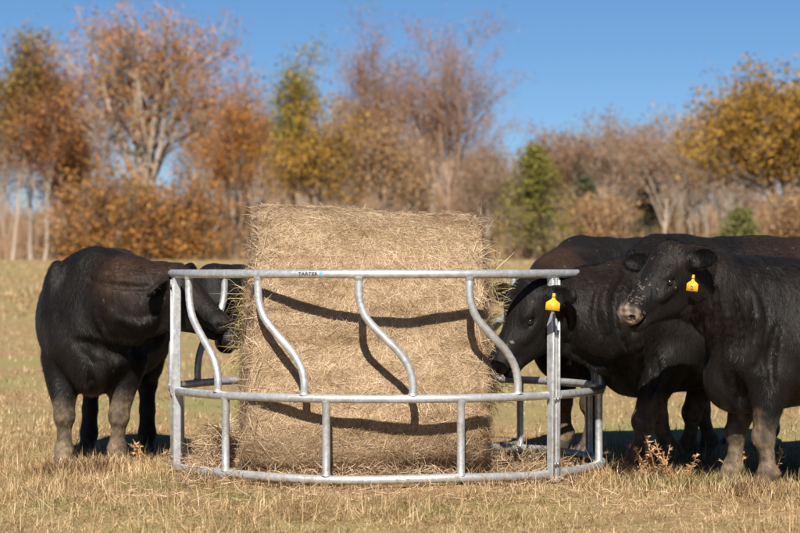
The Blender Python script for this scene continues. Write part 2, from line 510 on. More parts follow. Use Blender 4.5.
def wrap_on_rail(px, pz, th0):
    """flat (metres along, metres up) to the outside of the top rail"""
    th = th0 + math.degrees(px / RR)
    a = pz / 0.0235 + 0.05
    q = 0.0235 + 0.0009
    return rp(th, Z_TOP + q * math.sin(a), RR + q * math.cos(a))
def decal():
    fc = bpy.data.curves.new('lettering', 'FONT')
    fc.body = 'TARTER'; fc.size = 0.0225; fc.offset = 0.00055; fc.space_character = 1.06
    fo = bpy.data.objects.new('lettering_tmp', fc); COL.objects.link(fo)
    dg = bpy.context.evaluated_depsgraph_get(); dg.update()
    me = bpy.data.meshes.new_from_object(fo.evaluated_get(dg))
    bpy.data.objects.remove(fo)
    v = np.zeros(len(me.vertices) * 3); me.vertices.foreach_get('co', v); v = v.reshape(-1, 3)
    w = v[:, 0].max() - v[:, 0].min(); sc = 0.106 / w
    x = (v[:, 0] - v[:, 0].min()) * sc - 0.053; z = v[:, 1] - 0.008
    nv = np.array([wrap_on_rail(a, b, -19.0) for a, b in zip(x, z)])
    me.vertices.foreach_set('co', nv.astype(np.float32).ravel()); me.update()
    me.materials.append(M['ink'])
    o = bpy.data.objects.new('lettering', me); COL.objects.link(o); o.parent = feeder
    # small winged mark right of the word
    g = Geo()
    for poly in ([(-.013, -.009), (-.006, -.009), (.0, .002), (-.011, .010), (-.014, .010)], [(-.005, -.009), (.003, -.009), (.014, .011), (.008, .011), (.001, .003)], [(-.009, .011), (.0, .005), (.004, .011)]):
        vv = [wrap_on_rail(a + 0.073, c - 0.001, -19.0) for a, c in poly]
        g.add(vv, None, [[0, i, i + 1] for i in range(1, len(vv) - 1)])
    g.build('emblem', M['cyan'], feeder)
decal()

# ------------------------------------------------------------------ hay bale
BALE_C = np.array((-0.185, 13.06)); BALE_YAW = R(2.5); BALE_L = 1.21
def bale_pt(s, a, f=1.0):
    """s along axis -1 (left, nearer) .. 1, a angle round the axis, f radius factor; local to the bale"""
    ca, sa = np.cos(a), np.sin(a)
    hz = 0.728 - 0.014 * s
    n = np.where(sa < 0, 4.6, 2.25)
    rr = (np.abs(ca) ** n + np.abs(sa) ** n) ** (-1.0 / n)
    hd = 0.77 + 0.24 * (sa < 0) * np.abs(sa) * (1 - 0.55 * s * s)
    y = hd * rr * ca * f
    z = hz + hz * rr * sa * f
    return y, z
def build_bale():
    rs = np.random.RandomState(3)
    root = empty('hay_bale', (BALE_C[0], BALE_C[1], 0), BALE_YAW)
    tag(root, 'large round tan hay bale lying on its side inside the ring feeder', 'hay bale')
    # core skin: side + two ends
    ns, na, ne = 60, 150, 22
    rows = []
    prof = [(-1, f) for f in np.linspace(0.05, 0.95, ne)] + [(s, 1.0 - 0.028 * abs(s) ** 14) for s in np.linspace(-1, 1, ns)] + [(1, f) for f in np.linspace(0.95, 0.05, ne)]
    a = np.linspace(0, 2 * math.pi, na, endpoint=False)
    for s, f in prof:
        y, z = bale_pt(s, a, f)
        bulge = 0.035 * (1 - min(f, 1) ** 2) * np.sign(s) if abs(s) == 1 and f < 0.96 else 0
        spread = 0.09 * np.clip(1 - z / 0.8, 0, 1) * (s < 0) * abs(s)
        x = s * BALE_L / 2 + bulge - spread
        rows.append(np.stack([np.broadcast_to(x, a.shape), y, z], 1))
    v = np.concatenate(rows)
    nrm = v - np.array((0, 0, 0.72)); nrm = unit(nrm)
    v = v + nrm * (0.016 * noise3(v, 7, 10) + 0.007 * noise3(v, 24, 10, 7) + 0.006 * noise3(v * np.array((.15, 1, 1)), 45, 10, 21))[:, None]
    v[:, 2] = np.maximum(v[:, 2], 0.003)
    m = len(prof)
    i, j = np.meshgrid(np.arange(m - 1), np.arange(na), indexing='ij'); i = i.ravel(); j = j.ravel(); jn = (j + 1) % na
    q = np.stack([i * na + j, i * na + jn, (i + 1) * na + jn, (i + 1) * na + j], 1)
    nv = len(v)
    v = np.concatenate([v, [v[:na].mean(0)], [v[-na:].mean(0)]])
    jj = np.arange(na); jjn = (jj + 1) % na
    t = np.concatenate([np.stack([jjn, jj, np.full(na, nv)], 1), np.stack([(m - 1) * na + jj, (m - 1) * na + jjn, np.full(na, nv + 1)], 1)])
    q = q[:, ::-1]; t = t[:, ::-1]
    mk('core', v, [q, t], M['bale'], root, True)
    # straws over the surface, a real layer of strips
    g = Geo()
    def straws(idx_lo, idx_hi, n, along, stick, ln, mat_w):
        ii = rs.uniform(idx_lo, idx_hi - 1.001, n); aa = rs.uniform(0, na, n)
        i0 = ii.astype(int); j0 = aa.astype(int) % na; fi = (ii - i0)[:, None]; fj = (aa - aa.astype(int))[:, None]
        P = lambda i, j: v[i * na + (j % na)]
        p = (P(i0, j0) * (1 - fj) + P(i0, j0 + 1) * fj) * (1 - fi) + (P(i0 + 1, j0) * (1 - fj) + P(i0 + 1, j0 + 1) * fj) * fi
        e1 = unit(P(i0 + 1, j0) - P(i0, j0)); e2 = unit(P(i0, j0 + 1) - P(i0, j0))
        nn = unit(np.cross(e2, e1))
        nn *= np.sign(np.sum(nn * (p - np.array((0, 0, .72))), 1))[:, None]
        an = rs.normal(0, along, n) + 0.7 * noise3(p, 6, 8, 3) + math.pi * (rs.rand(n) < 0.5)
        d = unit(e2 * np.cos(an)[:, None] + e1 * np.sin(an)[:, None])
        L = rs.uniform(*ln, n)
        lift = np.abs(rs.normal(0, stick, n))[:, None]
        d0 = unit(d + nn * lift); d1 = unit(d + nn * (lift * 0.5 - 0.10) + 0.13 * rs.normal(size=(n, 3)))
        s = unit(np.cross(d0, nn) + 0.4 * nn * rs.normal(size=(n, 1)))
        ok = p[:, 2] > 0.008
        p = p + nn * rs.uniform(-0.004, 0.006, n)[:, None]
        g.add(*ribbons(p[ok], d0[ok], d1[ok], s[ok], L[ok], rs.uniform(*mat_w, n)[ok], 2))
    straws(ne, ne + ns, 128000, 1.3, 0.05, (0.02, 0.075), (0.0010, 0.0022))
    straws(ne, ne + ns, 9000, 0.7, 0.05, (0.06, 0.16), (0.0011, 0.0024))
    straws(ne, ne + ns, 900, 0.9, 0.5, (0.03, 0.10), (0.0012, 0.0024))
    straws(1, ne, 11000, 0.5, 0.2, (0.05, 0.17), (0.0016, 0.0036))
    straws(ne + ns, 2 * ne + ns - 1, 7000, 0.5, 0.3, (0.06, 0.2), (0.002, 0.0045))
    straws(ne - 2, ne + 4, 1800, 0.9, 0.28, (0.05, 0.16), (0.0016, 0.0034))
    straws(ne + ns - 4, ne + ns + 3, 1500, 0.9, 0.26, (0.05, 0.17), (0.0016, 0.0034))
    o = g.build('straw', M['hay'], root); o['kind'] = 'stuff'
build_bale()

def loose_hay():
    rs = np.random.RandomState(8)
    g = Geo()
    def heap(c, rx, ry, h, n, ln=(0.06, 0.22), flat=0.5):
        x = rs.normal(0, 0.5, n); y = rs.normal(0, 0.5, n)
        rad = np.exp(-(x ** 2 + y ** 2) * 1.6)
        p = np.stack([c[0] + x * rx, c[1] + y * ry, c[2] + rs.rand(n) * h * rad + 0.008], 1)
        d0 = unit(rs.normal(size=(n, 3)) * np.array((1, 1, flat)))
        d0[:, 2] = np.abs(d0[:, 2]) * (p[:, 2] < 0.06) + d0[:, 2] * (p[:, 2] >= 0.06)
        d1 = unit(d0 + rs.normal(size=(n, 3)) * 0.45 - np.array((0, 0, 0.2)))
        s = unit(np.cross(d0, rs.normal(size=(n, 3))))
        g.add(*ribbons(p, d0, d1, s, rs.uniform(*ln, n), rs.uniform(0.002, 0.0045, n), 2))
    heap((-0.95, 12.75, 0), 0.20, 0.30, 0.30, 3000)
    heap((-0.92, 13.2, 0), 0.22, 0.40, 0.22, 2200)
    heap((0.62, 12.7, 0), 0.28, 0.32, 0.10, 2200)
    heap((0.75, 13.3, 0), 0.25, 0.5, 0.07, 1200)
    heap((-0.2, 12.25, 0), 0.85, 0.07, 0.12, 2600, (0.04, 0.14))
    heap((-0.1, 11.6, 0), 1.8, 0.45, 0.02, 900, (0.05, 0.16), 0.3)
    o = g.build('loose_hay', M['hay'])
    tag(o, 'loose trampled hay scattered on the ground inside the ring feeder', 'hay', kind='stuff')
    # pulled out wisps by the eating heads
    g = Geo()
    def wisp(c, spread, n, bias, ln):
        p = np.asarray(c) + rs.normal(size=(n, 3)) * np.asarray(spread)
        d0 = unit(rs.normal(size=(n, 3)) * 0.8 + np.asarray(bias))
        d1 = unit(d0 + rs.normal(size=(n, 3)) * 0.5 - np.array((0, 0, 0.35)))
        s = unit(np.cross(d0, rs.normal(size=(n, 3))))
        g.add(*ribbons(p, d0, d1, s, rs.uniform(*ln, n), rs.uniform(0.002, 0.004, n), 2))
    wisp((-0.83, 12.85, 0.725), (0.025, 0.09, 0.08), 300, (-0.5, -0.3, 0.0), (0.06, 0.22))
    wisp((-0.82, 12.85, 0.925), (0.02, 0.07, 0.08), 70, (-0.6, -0.3, 0.2), (0.08, 0.24))
    wisp((0.50, 12.62, 0.545), (0.025, 0.07, 0.06), 260, (0.1, -0.2, -0.4), (0.05, 0.18))
    wisp((0.49, 12.75, 1.02), (0.02, 0.1, 0.10), 180, (0.6, -0.3, 0.35), (0.06, 0.26))
    o = g.build('hay_wisp', M['hay_green'])
    tag(o, 'greenish straws pulled loose from both ends of the round bale', 'hay', kind='stuff')
loose_hay()

# ------------------------------------------------------------------ cattle (implicit surface, one continuous skin)
class Field:
    def __init__(s, lo, hi, vox):
        s.vox = vox; s.lo = np.asarray(lo, float)
        n = np.ceil((np.asarray(hi) - s.lo) / vox).astype(int) + 1
        s.ax = [(s.lo[i] + vox * np.arange(n[i])).astype(np.float32) for i in range(3)]
        s.F = np.full(tuple(n), 0.25, np.float32)
    def sub(s, lo, hi):
        sl = []
        for i in range(3):
            a = int(max(0, math.floor((lo[i] - s.lo[i]) / s.vox))); b = int(min(len(s.ax[i]), math.ceil((hi[i] - s.lo[i]) / s.vox) + 1))
            if b <= a: return None, None
            sl.append(slice(a, b))
        return tuple(sl), (s.ax[0][sl[0]][:, None, None], s.ax[1][sl[1]][None, :, None], s.ax[2][sl[2]][None, None, :])
    def comb(s, sl, d, k, cut):
        A = s.F[sl]
        if cut: d = -d
        else: pass
        h = np.maximum(k - np.abs(A - d), 0) / k
        s.F[sl] = (np.maximum(A, d) + h * h * k * 0.25) if cut else (np.minimum(A, d) - h * h * k * 0.25)
    def cone(s, a, b, ra, rb, k=0.05, squash=None, cut=False):
        a = np.asarray(a, float); b = np.asarray(b, float); m = max(ra, rb) + k + 3 * s.vox
        sl, g = s.sub(np.minimum(a, b) - m, np.maximum(a, b) + m)
        if sl is None: return
        ba = b - a; bb = float(ba @ ba) + 1e-9
        X, Y, Z = g[0] - np.float32(a[0]), g[1] - np.float32(a[1]), g[2] - np.float32(a[2])
        h = np.clip((X * ba[0] + Y * ba[1] + Z * ba[2]) / bb, 0, 1)
        dx, dy, dz = X - h * ba[0], Y - h * ba[1], Z - h * ba[2]
        d2 = dx * dx + dy * dy + dz * dz
        if squash is not None:
            axv, f = squash
            q = dx * axv[0] + dy * axv[1] + dz * axv[2]
            d2 = d2 + q * q * (f * f - 1)
        s.comb(sl, (np.sqrt(d2) - (ra + (rb - ra) * h)).astype(np.float32), k, cut)
    def ell(s, c, r, Rm=None, k=0.06, cut=False):
        c = np.asarray(c, float); r = np.asarray(r, float)
        Rm = np.eye(3) if Rm is None else np.asarray(Rm)
        ext = np.sqrt(((Rm * r[None, :]) ** 2).sum(1)) + k + 3 * s.vox
        sl, g = s.sub(c - ext, c + ext)
        if sl is None: return
        X, Y, Z = g[0] - np.float32(c[0]), g[1] - np.float32(c[1]), g[2] - np.float32(c[2])
        k0 = 0; k1 = 0
        for i in range(3):
            q = (X * Rm[0, i] + Y * Rm[1, i] + Z * Rm[2, i]) / r[i]
            k0 = k0 + q * q; k1 = k1 + (q / r[i]) ** 2
        k0 = np.sqrt(k0); k1 = np.sqrt(k1) + 1e-6
        s.comb(sl, (k0 * (k0 - 1) / k1).astype(np.float32), k, cut)
    def ear(s, c, Rm, h, k):
        ext = 0.15 * h + k + 3 * s.vox
        sl, g = s.sub(c - ext, c + ext)
        if sl is None: return
        def el(c_, r):
            X, Y, Z = g[0] - np.float32(c_[0]), g[1] - np.float32(c_[1]), g[2] - np.float32(c_[2])
            k0 = 0; k1 = 0
            for i in range(3):
                q = (X * Rm[0, i] + Y * Rm[1, i] + Z * Rm[2, i]) / r[i]
                k0 = k0 + q * q; k1 = k1 + (q / r[i]) ** 2
            k0 = np.sqrt(k0); return k0 * (k0 - 1) / (np.sqrt(k1) + 1e-6)
        a = el(c, np.array((.112, .064, .026)) * h)
        b = -el(c + Rm[:, 2] * .026 * h + Rm[:, 0] * .010 * h, np.array((.090, .046, .026)) * h)
        hh = np.maximum(.008 - np.abs(a - b), 0) / .008
        s.comb(sl, (np.maximum(a, b) + hh * hh * .002).astype(np.float32), k, False)
    def mesh(s):
        F = s.F; ins = F < 0
        c = np.zeros(tuple(np.array(F.shape) - 1), np.int8)
        offs = [(i, j, k) for i in (0, 1) for j in (0, 1) for k in (0, 1)]
        n = c.shape
        for (i, j, k) in offs: c += ins[i:i + n[0], j:j + n[1], k:k + n[2]]
        act = np.argwhere((c > 0) & (c < 8))
        idm = np.full(n, -1, np.int32); idm[act[:, 0], act[:, 1], act[:, 2]] = np.arange(len(act))
        val = np.stack([F[act[:, 0] + i, act[:, 1] + j, act[:, 2] + k] for (i, j, k) in offs], 1)
        po = np.array(offs, float)
        acc = np.zeros((len(act), 3)); cnt = np.zeros(len(act))
        for e0 in range(8):
            for e1 in range(e0 + 1, 8):
                if np.abs(po[e0] - po[e1]).sum() != 1: continue
                a, b = val[:, e0], val[:, e1]
                x = (a < 0) != (b < 0)
                t = np.where(x, a / np.where(x, a - b, 1), 0)
                acc += np.where(x[:, None], po[e0] + t[:, None] * (po[e1] - po[e0]), 0); cnt += x
        v = s.lo + (act + acc / cnt[:, None]) * s.vox
        quads = []
        for ax in range(3):
            A = np.take(ins, np.arange(F.shape[ax] - 1), ax); B = np.take(ins, np.arange(1, F.shape[ax]), ax)
            e = np.argwhere(A != B)
            flip = ~A[e[:, 0], e[:, 1], e[:, 2]]
            u, w = (ax + 1) % 3, (ax + 2) % 3
            ok = (e[:, u] > 0) & (e[:, w] > 0) & (e[:, u] < F.shape[u] - 1) & (e[:, w] < F.shape[w] - 1)
            e = e[ok]; flip = flip[ok]
            cs = []
            for du, dw in ((-1, -1), (0, -1), (0, 0), (-1, 0)):
                q = e.copy(); q[:, u] += du; q[:, w] += dw
                cs.append(idm[q[:, 0], q[:, 1], q[:, 2]])
            q = np.stack(cs, 1); q[flip] = q[flip][:, ::-1]
            quads.append(q)
        return v, np.concatenate(quads)

def rot_to(e, n):
    """columns e, h, n"""
    e = unit(np.asarray(e, float)); n = np.asarray(n, float); n = unit(n - e * (n @ e)); h = np.cross(n, e)
    return np.stack([e, h, n], 1)

def cow(label, root, yaw, s=1.0, vox=0.010, girth=1.0, front=((0, 0), (0, 0)), hind=((0, 0), (0, 0)), neck_mid=None, neck_r=(0.27, 0.19, 0.135),
        poll=None, muzzle=None, head=1.0, roll=0.0, ears=None, mud=0.6, hindmud=0.3, nose=None, brown=0.5, dust=0.0, tagged=None, patch=None, grooves=(), ridges=(), crest=.12, strands=42000, seed=1, cock=1):
    """front/hind: foot offsets (forward, sideways) of the left then right leg; poll, muzzle, neck_mid: world points"""
    rs = np.random.RandomState(seed)
    E = empty('black_cow', (root[0], root[1], 0), R(yaw))
    tag(E, label, 'cow', 'black cows gathered at the ring feeder')
    cy, sy = math.cos(R(yaw)), math.sin(R(yaw))
    def loc(p):
        p = np.asarray(p, float); dx, dy = p[0] - root[0], p[1] - root[1]
        return np.array((dx * cy + dy * sy, -dx * sy + dy * cy, p[2]))
    P = loc(poll); Q = loc(muzzle); NM = loc(neck_mid)
    lo = np.minimum.reduce([np.array((-1.12, -0.56 * girth, -0.02)) * s, P - 0.36, Q - 0.12]); lo[2] = -0.02
    hi = np.maximum.reduce([np.array((0.95, 0.56 * girth, 1.38)) * s, P + 0.36, Q + 0.12])
    f = Field(lo, hi, vox)
    S = lambda *a: np.array(a) * s
    g = girth
    # trunk
    f.ell(S(-.02, 0, .87), S(.70, .34 * g, .375), k=.08)
    f.ell(S(-.08, 0, .77), S(.55, .33 * g, .31), k=.10 * s)
    f.ell(S(.40, 0, .82), S(.36, .265 * (0.5 + 0.5 * g), .39), k=.10 * s)
    f.ell(S(-.52, 0, .95), S(.36, .27, .28), k=.10 * s)
    f.cone(S(.46, 0, 1.125), S(-.12, 0, 1.10), .125 * s, .12 * s, k=.10 * s)
    f.cone(S(-.12, 0, 1.10), S(-.66, 0, 1.13), .12 * s, .115 * s, k=.10 * s)
    f.cone(S(-.66, 0, 1.12), S(-.86, 0, 1.04), .10 * s, .07 * s, k=.10 * s)
    f.ell(S(-.68, 0, .92), S(.21, .22, .27), k=.09 * s)
    f.ell(S(.58, 0, .59), S(.19, .12, .18), k=.09 * s)
    for sg in (-1, 1):
        f.ell(S(-.44, .215 * sg, 1.08), S(.11, .07, .075), k=.09 * s)            # hip bone
        f.ell(S(-.80, .12 * sg, .98), S(.07, .06, .09), k=.08 * s)              # pin bone
        f.ell(S(-.60, .165 * sg, .76), S(.215, .125, .33), k=.09 * s)           # thigh
        ca, sa = math.cos(.3), math.sin(.3)
        Rm = np.array(((ca, 0, sa), (0, 1, 0), (-sa, 0, ca)))
        f.ell(S(.44, .205 * sg, .88), S(.14, .10, .32), Rm, k=.045 * s)         # shoulder blade
        f.ell(S(.58, .15 * sg, .74), S(.12, .10, .14), k=.06 * s)               # point of shoulder
        f.ell(S(-.30, .30 * sg * g, .93), S(.12, .05, .10), k=.05 * s, cut=True)  # hungry hollow
    # legs
    hoofs = []
    for i, sg in enumerate((1, -1)):
        fx, fy = front[i]
        y = .165 * sg
        el = S(.45, .19 * sg, .62); kn = S(.50 + fx * .55, y + fy * .6, .315); kn2 = S(.495 + fx * .6, y + fy * .63, .27); ca_ = S(.49 + fx * .8, y + fy * .85, .18); fe = S(.49 + fx, y + fy, .105); ho = S(.525 + fx, y + fy, .03)
        f.cone(el, kn, .118 * s, .058 * s, k=.05 * s)
        f.ell((kn + kn2) / 2 + S(.008, 0, 0), S(.064, .062, .066), k=.02 * s)
        f.cone(kn2, ca_, .050 * s, .037 * s, k=.02 * s)
        f.cone(ca_, fe, .037 * s, .050 * s, k=.02 * s)
        f.ell(fe + S(-.045, 0, .0), S(.02, .035, .022), k=.02 * s)
        f.cone(fe, ho + S(-.01, 0, .02), .050 * s, .050 * s, k=.03 * s)
        hoofs.append(ho)
        fx, fy = hind[i]
        st = S(-.55, .18 * sg, .66); hk = S(-.79 + fx * .6, .165 * sg + fy * .6, .43); cn = S(-.755 + fx * .8, .165 * sg + fy * .85, .26); fe = S(-.735 + fx, .165 * sg + fy, .11); ho = S(-.69 + fx, .165 * sg + fy, .03)
        f.cone(st, (st + hk) / 2 + S(.02, 0, .02), .155 * s, .10 * s, k=.06 * s)
        f.cone((st + hk) / 2 + S(.02, 0, .02), hk, .10 * s, .062 * s, k=.05 * s)
        f.ell(hk, S(.066, .05, .075), k=.03 * s)
        f.cone(hk, cn, .055 * s, .046 * s, k=.03 * s)
        f.cone(cn, fe, .046 * s, .053 * s, k=.03 * s)
        f.cone(fe, ho + S(-.01, 0, .02), .052 * s, .052 * s, k=.03 * s)
        hoofs.append(ho)
    # tail
    tp = [S(-.88, 0, 1.10), S(-.945, .01, .95), S(-.955, .02, .70), S(-.94, .03, .48), S(-.94, .03, .33)]
    for a, b_, ra, rb in zip(tp[:-1], tp[1:], (.04, .027, .022, .035), (.027, .022, .03, .022)):
        f.cone(a, b_, ra * s, rb * s, k=.02)
    # neck
    hl = head
    U = unit(Q - P); V = unit(np.cross((0, 0, 1.0), U)); W = np.cross(U, V)
    if roll:
        c_, s_ = math.cos(R(roll)), math.sin(R(roll)); V, W = V * c_ + W * s_, W * c_ - V * s_
    H = lambda u, v, w: P + hl * (u * U + v * V + w * W)
    RH = np.stack([U, V, W], 1)
    n0 = S(.38, 0, .93); nh = H(.03, 0, -.115)
    lat = unit(np.cross((0, 0, 1.0), NM - n0))
    f.cone(n0, NM, neck_r[0] * s, neck_r[1] * s, k=.10 * s, squash=(lat, 1.25))
    f.cone(NM, nh, neck_r[1] * s, neck_r[2] * hl, k=.10 * s, squash=(lat, 1.15))
    f.cone(S(.50, 0, 1.10 if crest > .1 else 1.05), H(0, 0, -.06), crest * s, min(crest, .085) * hl, k=.10 * s)                                   # crest
    f.cone(S(.62, 0, .60), NM + np.array((0, 0, -neck_r[1] * s * .9)), .10 * s, .06 * s, k=.10 * s, squash=(lat, 1.6))   # dewlap
    f.cone(NM + np.array((0, 0, -neck_r[1] * s * .9)), H(.17, 0, -.22), .06 * s, .05 * hl, k=.07 * s, squash=(lat, 1.5))
    # head
    he = lambda c, r, k=.03, cut=False: f.ell(H(*c), np.array(r) * hl, RH, k=k * hl, cut=cut)
    hc = lambda a, b_, ra, rb, k=.03, sq=None: f.cone(H(*a), H(*b_), ra * hl, rb * hl, k=k * hl, squash=sq)
    he((.10, 0, -.085), (.15, .112, .105), .05)
    hc((.15, 0, -.085), (.40, 0, -.090), .098, .068, .04)
    he((.15, 0, -.18), (.145, .080, .125), .05)
    he((.24, 0, -.15), (.13, .074, .09), .04)
    hc((.17, 0, -.240), (.39, 0, -.170), .056, .042, .04)
    he((.432, 0, -.094), (.066, .082, .066), .03)
    he((.465, 0, -.085), (.030, .066, .046), .02)
    he((.408, 0, -.170), (.070, .064, .042), .02)
    he((.02, 0, -.035), (.075, .075, .05), .05)
    for sg in (-1, 1):
        he((.135, .092 * sg, -.04), (.055, .030, .026), .03)           # brow
        he((.20, .085 * sg, -.11), (.09, .03, .03), .03)              # cheek bone
        he((.172, .112 * sg, -.074), (.030, .020, .020), .012, True)   # eye socket
        he((.490, .052 * sg, -.080), (.026, .019, .016), .010, True)
        hc((.140, .108 * sg, -.058), (.205, .102 * sg, -.068), .011, .008, .012)   # nostril
    he((.47, 0, -.140), (.095, .13, .0065), .006, True)                # mouth
    ed = ears or (None, None)
    eart = []
    for i, sg in enumerate((1, -1)):
        if ed[i] is None: e = unit(-.28 * U + sg * .93 * V - .16 * W); nn = unit(.75 * U + .45 * W + .15 * sg * V)
        else:
            ew = np.asarray(ed[i][0], float); nw = np.asarray(ed[i][1], float)
            rot = lambda q: np.array((q[0] * cy + q[1] * sy, -q[0] * sy + q[1] * cy, q[2]))
            e = unit(rot(ew)); nn = unit(rot(nw))
        base = H(.015, .095 * sg, -.055)
        RE = rot_to(e, nn)
        ec = base + e * .105 * hl
        f.cone(H(.02, .075 * sg, -.06), base + e * .05 * hl, .042 * hl, .032 * hl, k=.03)
        f.ear(ec, RE, hl, .02 * hl)
        eart.append((ec, RE))
    def surf(px, py):
        dd = np.arange(root[1] - 1.3, root[1] + .6, .006)
        pts = np.array([loc(at(px, py, d_)) for d_ in dd])
        ix = np.round((pts - f.lo) / vox).astype(int)
        ok = np.all((ix >= 0) & (ix < np.array(f.F.shape)), 1)
        ix = np.clip(ix, 0, np.array(f.F.shape) - 1)
        hit = np.nonzero(ok & (f.F[ix[:, 0], ix[:, 1], ix[:, 2]] < 0))[0]
        return pts[hit[0]] if len(hit) else None
    jobs = [(g_, True) for g_ in grooves] + [(g_, False) for g_ in ridges]
    jobs = [([surf(*p_) for p_ in catmull(g_[0], 4)], g_[1], c_) for g_, c_ in jobs]
    for pl, rr_, cut_ in jobs:
        m_ = len(pl)
        for i_ in range(m_ - 1):
            if pl[i_] is None or pl[i_ + 1] is None or np.linalg.norm(pl[i_ + 1] - pl[i_]) > .15: continue
            ra_, rb_ = [rr_ * (.35 + .65 * math.sin(math.pi * (t_ + .25) / (m_ - .5))) for t_ in (i_, i_ + 1)]
            f.cone(pl[i_], pl[i_ + 1], ra_, rb_, k=rr_ * 1.3, cut=cut_)
    v, q = f.mesh()
    # vertex normals
    fn = np.cross(v[q[:, 2]] - v[q[:, 0]], v[q[:, 3]] - v[q[:, 1]])
    vn = np.zeros_like(v)
    for c_ in range(4): np.add.at(vn, q[:, c_], fn)
    vn = unit(vn)
    hv = (v - P) @ RH / hl
    on_head = sm(-.05, .05, hv[:, 0]) * (np.abs(hv[:, 1]) < .14) * (hv[:, 2] > -.3) * (hv[:, 2] < .05) * (hv[:, 0] < .56)
    soft = (1 - 0.85 * on_head) * sm(.25, .6, v[:, 2])
    nk_ = sm(.25, .5, v[:, 0] / s) * (1 - on_head) * sm(.45, .6, v[:, 2] / s)
    fold = noise3(v * np.array((1, 1, .25)), 20, 8, 17) 
    v = v + vn * (nk_ * 0.015 * (np.abs(fold) - .5))[:, None]
    v = v + vn * (sm(.42, .47, hv[:, 0]) * (np.abs(hv[:, 1]) < .13) * (hv[:, 0] < .56) * .0016 * noise3(v, 170, 10, 3))[:, None]
    v = v + vn * (soft * (0.007 * noise3(v * np.array((1, 1, .45)), 17, 10) + 0.004 * noise3(v * np.array((1, 1, .35)), 45, 10, 11)))[:, None]
    # colours
    base = np.array((.0068, .0057, .0054)); col = np.tile(base, (len(v), 1))
    bmask = brown * sm(.80, 1.22, v[:, 2] / s) * sm(-.5, .9, noise3(v, 6, 8, 5)) * (1 - .7 * on_head)
    col += bmask[:, None] * np.array((.030, .014, .006))
    bm2 = brown * .5 * sm(.2, 1.2, noise3(v, 4.5, 8, 15))
    col += bm2[:, None] * np.array((.012, .0068, .004))
    dst = sm(.1, 1.3, noise3(v, 3.2, 8, 27)) * sm(-.6, .8, noise3(v, 26, 8, 19)) * (.5 + .5 * brown)
    col += dst[:, None] * np.array((.013, .0105, .0085))
    zz = v[:, 2] / s + .07 * noise3(v, 11, 8, 2) + .03 * noise3(v, 50, 8, 6)
    isf = v[:, 0] > -.1 * s
    mm_ = sm(.45, .30, zz) * np.where(isf, mud, hindmud) * (v[:, 2] < .5 * s) * (np.linalg.norm(hv - np.array((.25, 0, -.1)), axis=1) > .42)
    mm_ = np.clip(mm_ * (0.55 + .7 * sm(-.7, .8, noise3(v, 45, 10, 4))) * (.6 + .6 * sm(-.8, .8, noise3(v, 160, 10, 24))), 0, 1)
    col = col * (1 - mm_[:, None]) + mm_[:, None] * np.array((.185, .138, .092))
    nz = nose if nose is not None else (.035, .028, .026)
    mz = sm(.43, .475, hv[:, 0] + .022 * noise3(v, 45, 8, 1) + .010 * noise3(v, 140, 8, 31)) * (np.abs(hv[:, 1]) < .13) * (hv[:, 2] > -.135) * (hv[:, 2] < .02) * (hv[:, 0] < .56)
    spk = .15 + .85 * sm(-.6, .8, noise3(v, 120, 10, 8))
    col = col * (1 - mz[:, None]) + (mz * spk)[:, None] * np.array(nz) + (mz * (1 - spk))[:, None] * base
    for sg in (-1, 1):
        nd_ = np.linalg.norm((hv - np.array((.488, .052 * sg, -.082))) / np.array((.032, .022, .019)), axis=1)
        col = np.where((nd_ < 1)[:, None], np.array((.012, .009, .008)), col)
    if dust:
        dm = on_head * (hv[:, 2] > -.115) * (hv[:, 0] > -.02) * (rs.rand(len(v)) < dust * (.15 + sm(.12, .40, hv[:, 0])) * sm(-.6, .8, noise3(v, 30, 8, 13)))
        col = np.where((dm > 0.4)[:, None], np.array((.20, .155, .12)) * rs.uniform(.4, 1.2, (len(v), 1)), col)
    fleck = (rs.rand(len(v)) < .0009 * (vox / .009) ** 2) & (v[:, 2] > .4)
    col = np.where(fleck[:, None], np.array((.09, .068, .048)), col)
    if patch is not None:
        hair_shine = np.exp(-(np.linalg.norm((v - loc(patch[0])) / np.array(patch[1]), axis=1)) ** 2) * sm(-.6, .5, noise3(v, 40, 8, 12))
        col = col + hair_shine[:, None] * np.array((.045, .041, .038))  # shine of lit curly shoulder hair, painted into the coat colour
    inear = np.zeros(len(v))
    for ec, RE in eart:
        le = (v - ec) @ RE / hl
        m_e = (np.linalg.norm(le / np.array((.125, .09, .05)), axis=1) < 1)
        cup = m_e & (vn @ RE[:, 2] > .2)
        col = np.where(cup[:, None], np.array((.004, .0034, .0032)), col)
        inear = np.maximum(inear, m_e)
    body = mk('body', v, [q], M['coat'], E, True)
    ca = body.data.color_attributes.new('coat', 'FLOAT_COLOR', 'POINT')
    ca.data.foreach_set('color', np.concatenate([col, np.ones((len(v), 1))], 1).astype(np.float32).ravel())
    # short fur
    qi = rs.randint(0, len(q), strands)
    w4 = rs.dirichlet((1, 1, 1, 1), strands)
    p = (v[q[qi]] * w4[:, :, None]).sum(1); n = unit(vn[q[qi, 0]]); fc = col[q[qi, 0]]
    hq = hv[q[qi, 0]]; oh = on_head[q[qi, 0]]
    flow = np.stack([-.55 + 0 * p[:, 0], .15 * np.sign(p[:, 1]), -.9 + 0 * p[:, 0]], 1) + .55 * np.stack([noise3(p, 8, 6, i * 7) for i in range(3)], 1)
    flow = np.where(oh[:, None] > .3, -.5 * U + .3 * W + .4 * rs.normal(size=(strands, 3)), flow)
    flow = flow + .16 * rs.normal(size=(strands, 3))
    t = unit(flow - n * np.sum(flow * n, 1)[:, None])
    keep = ~((hq[:, 0] > .39) & (oh > .3))
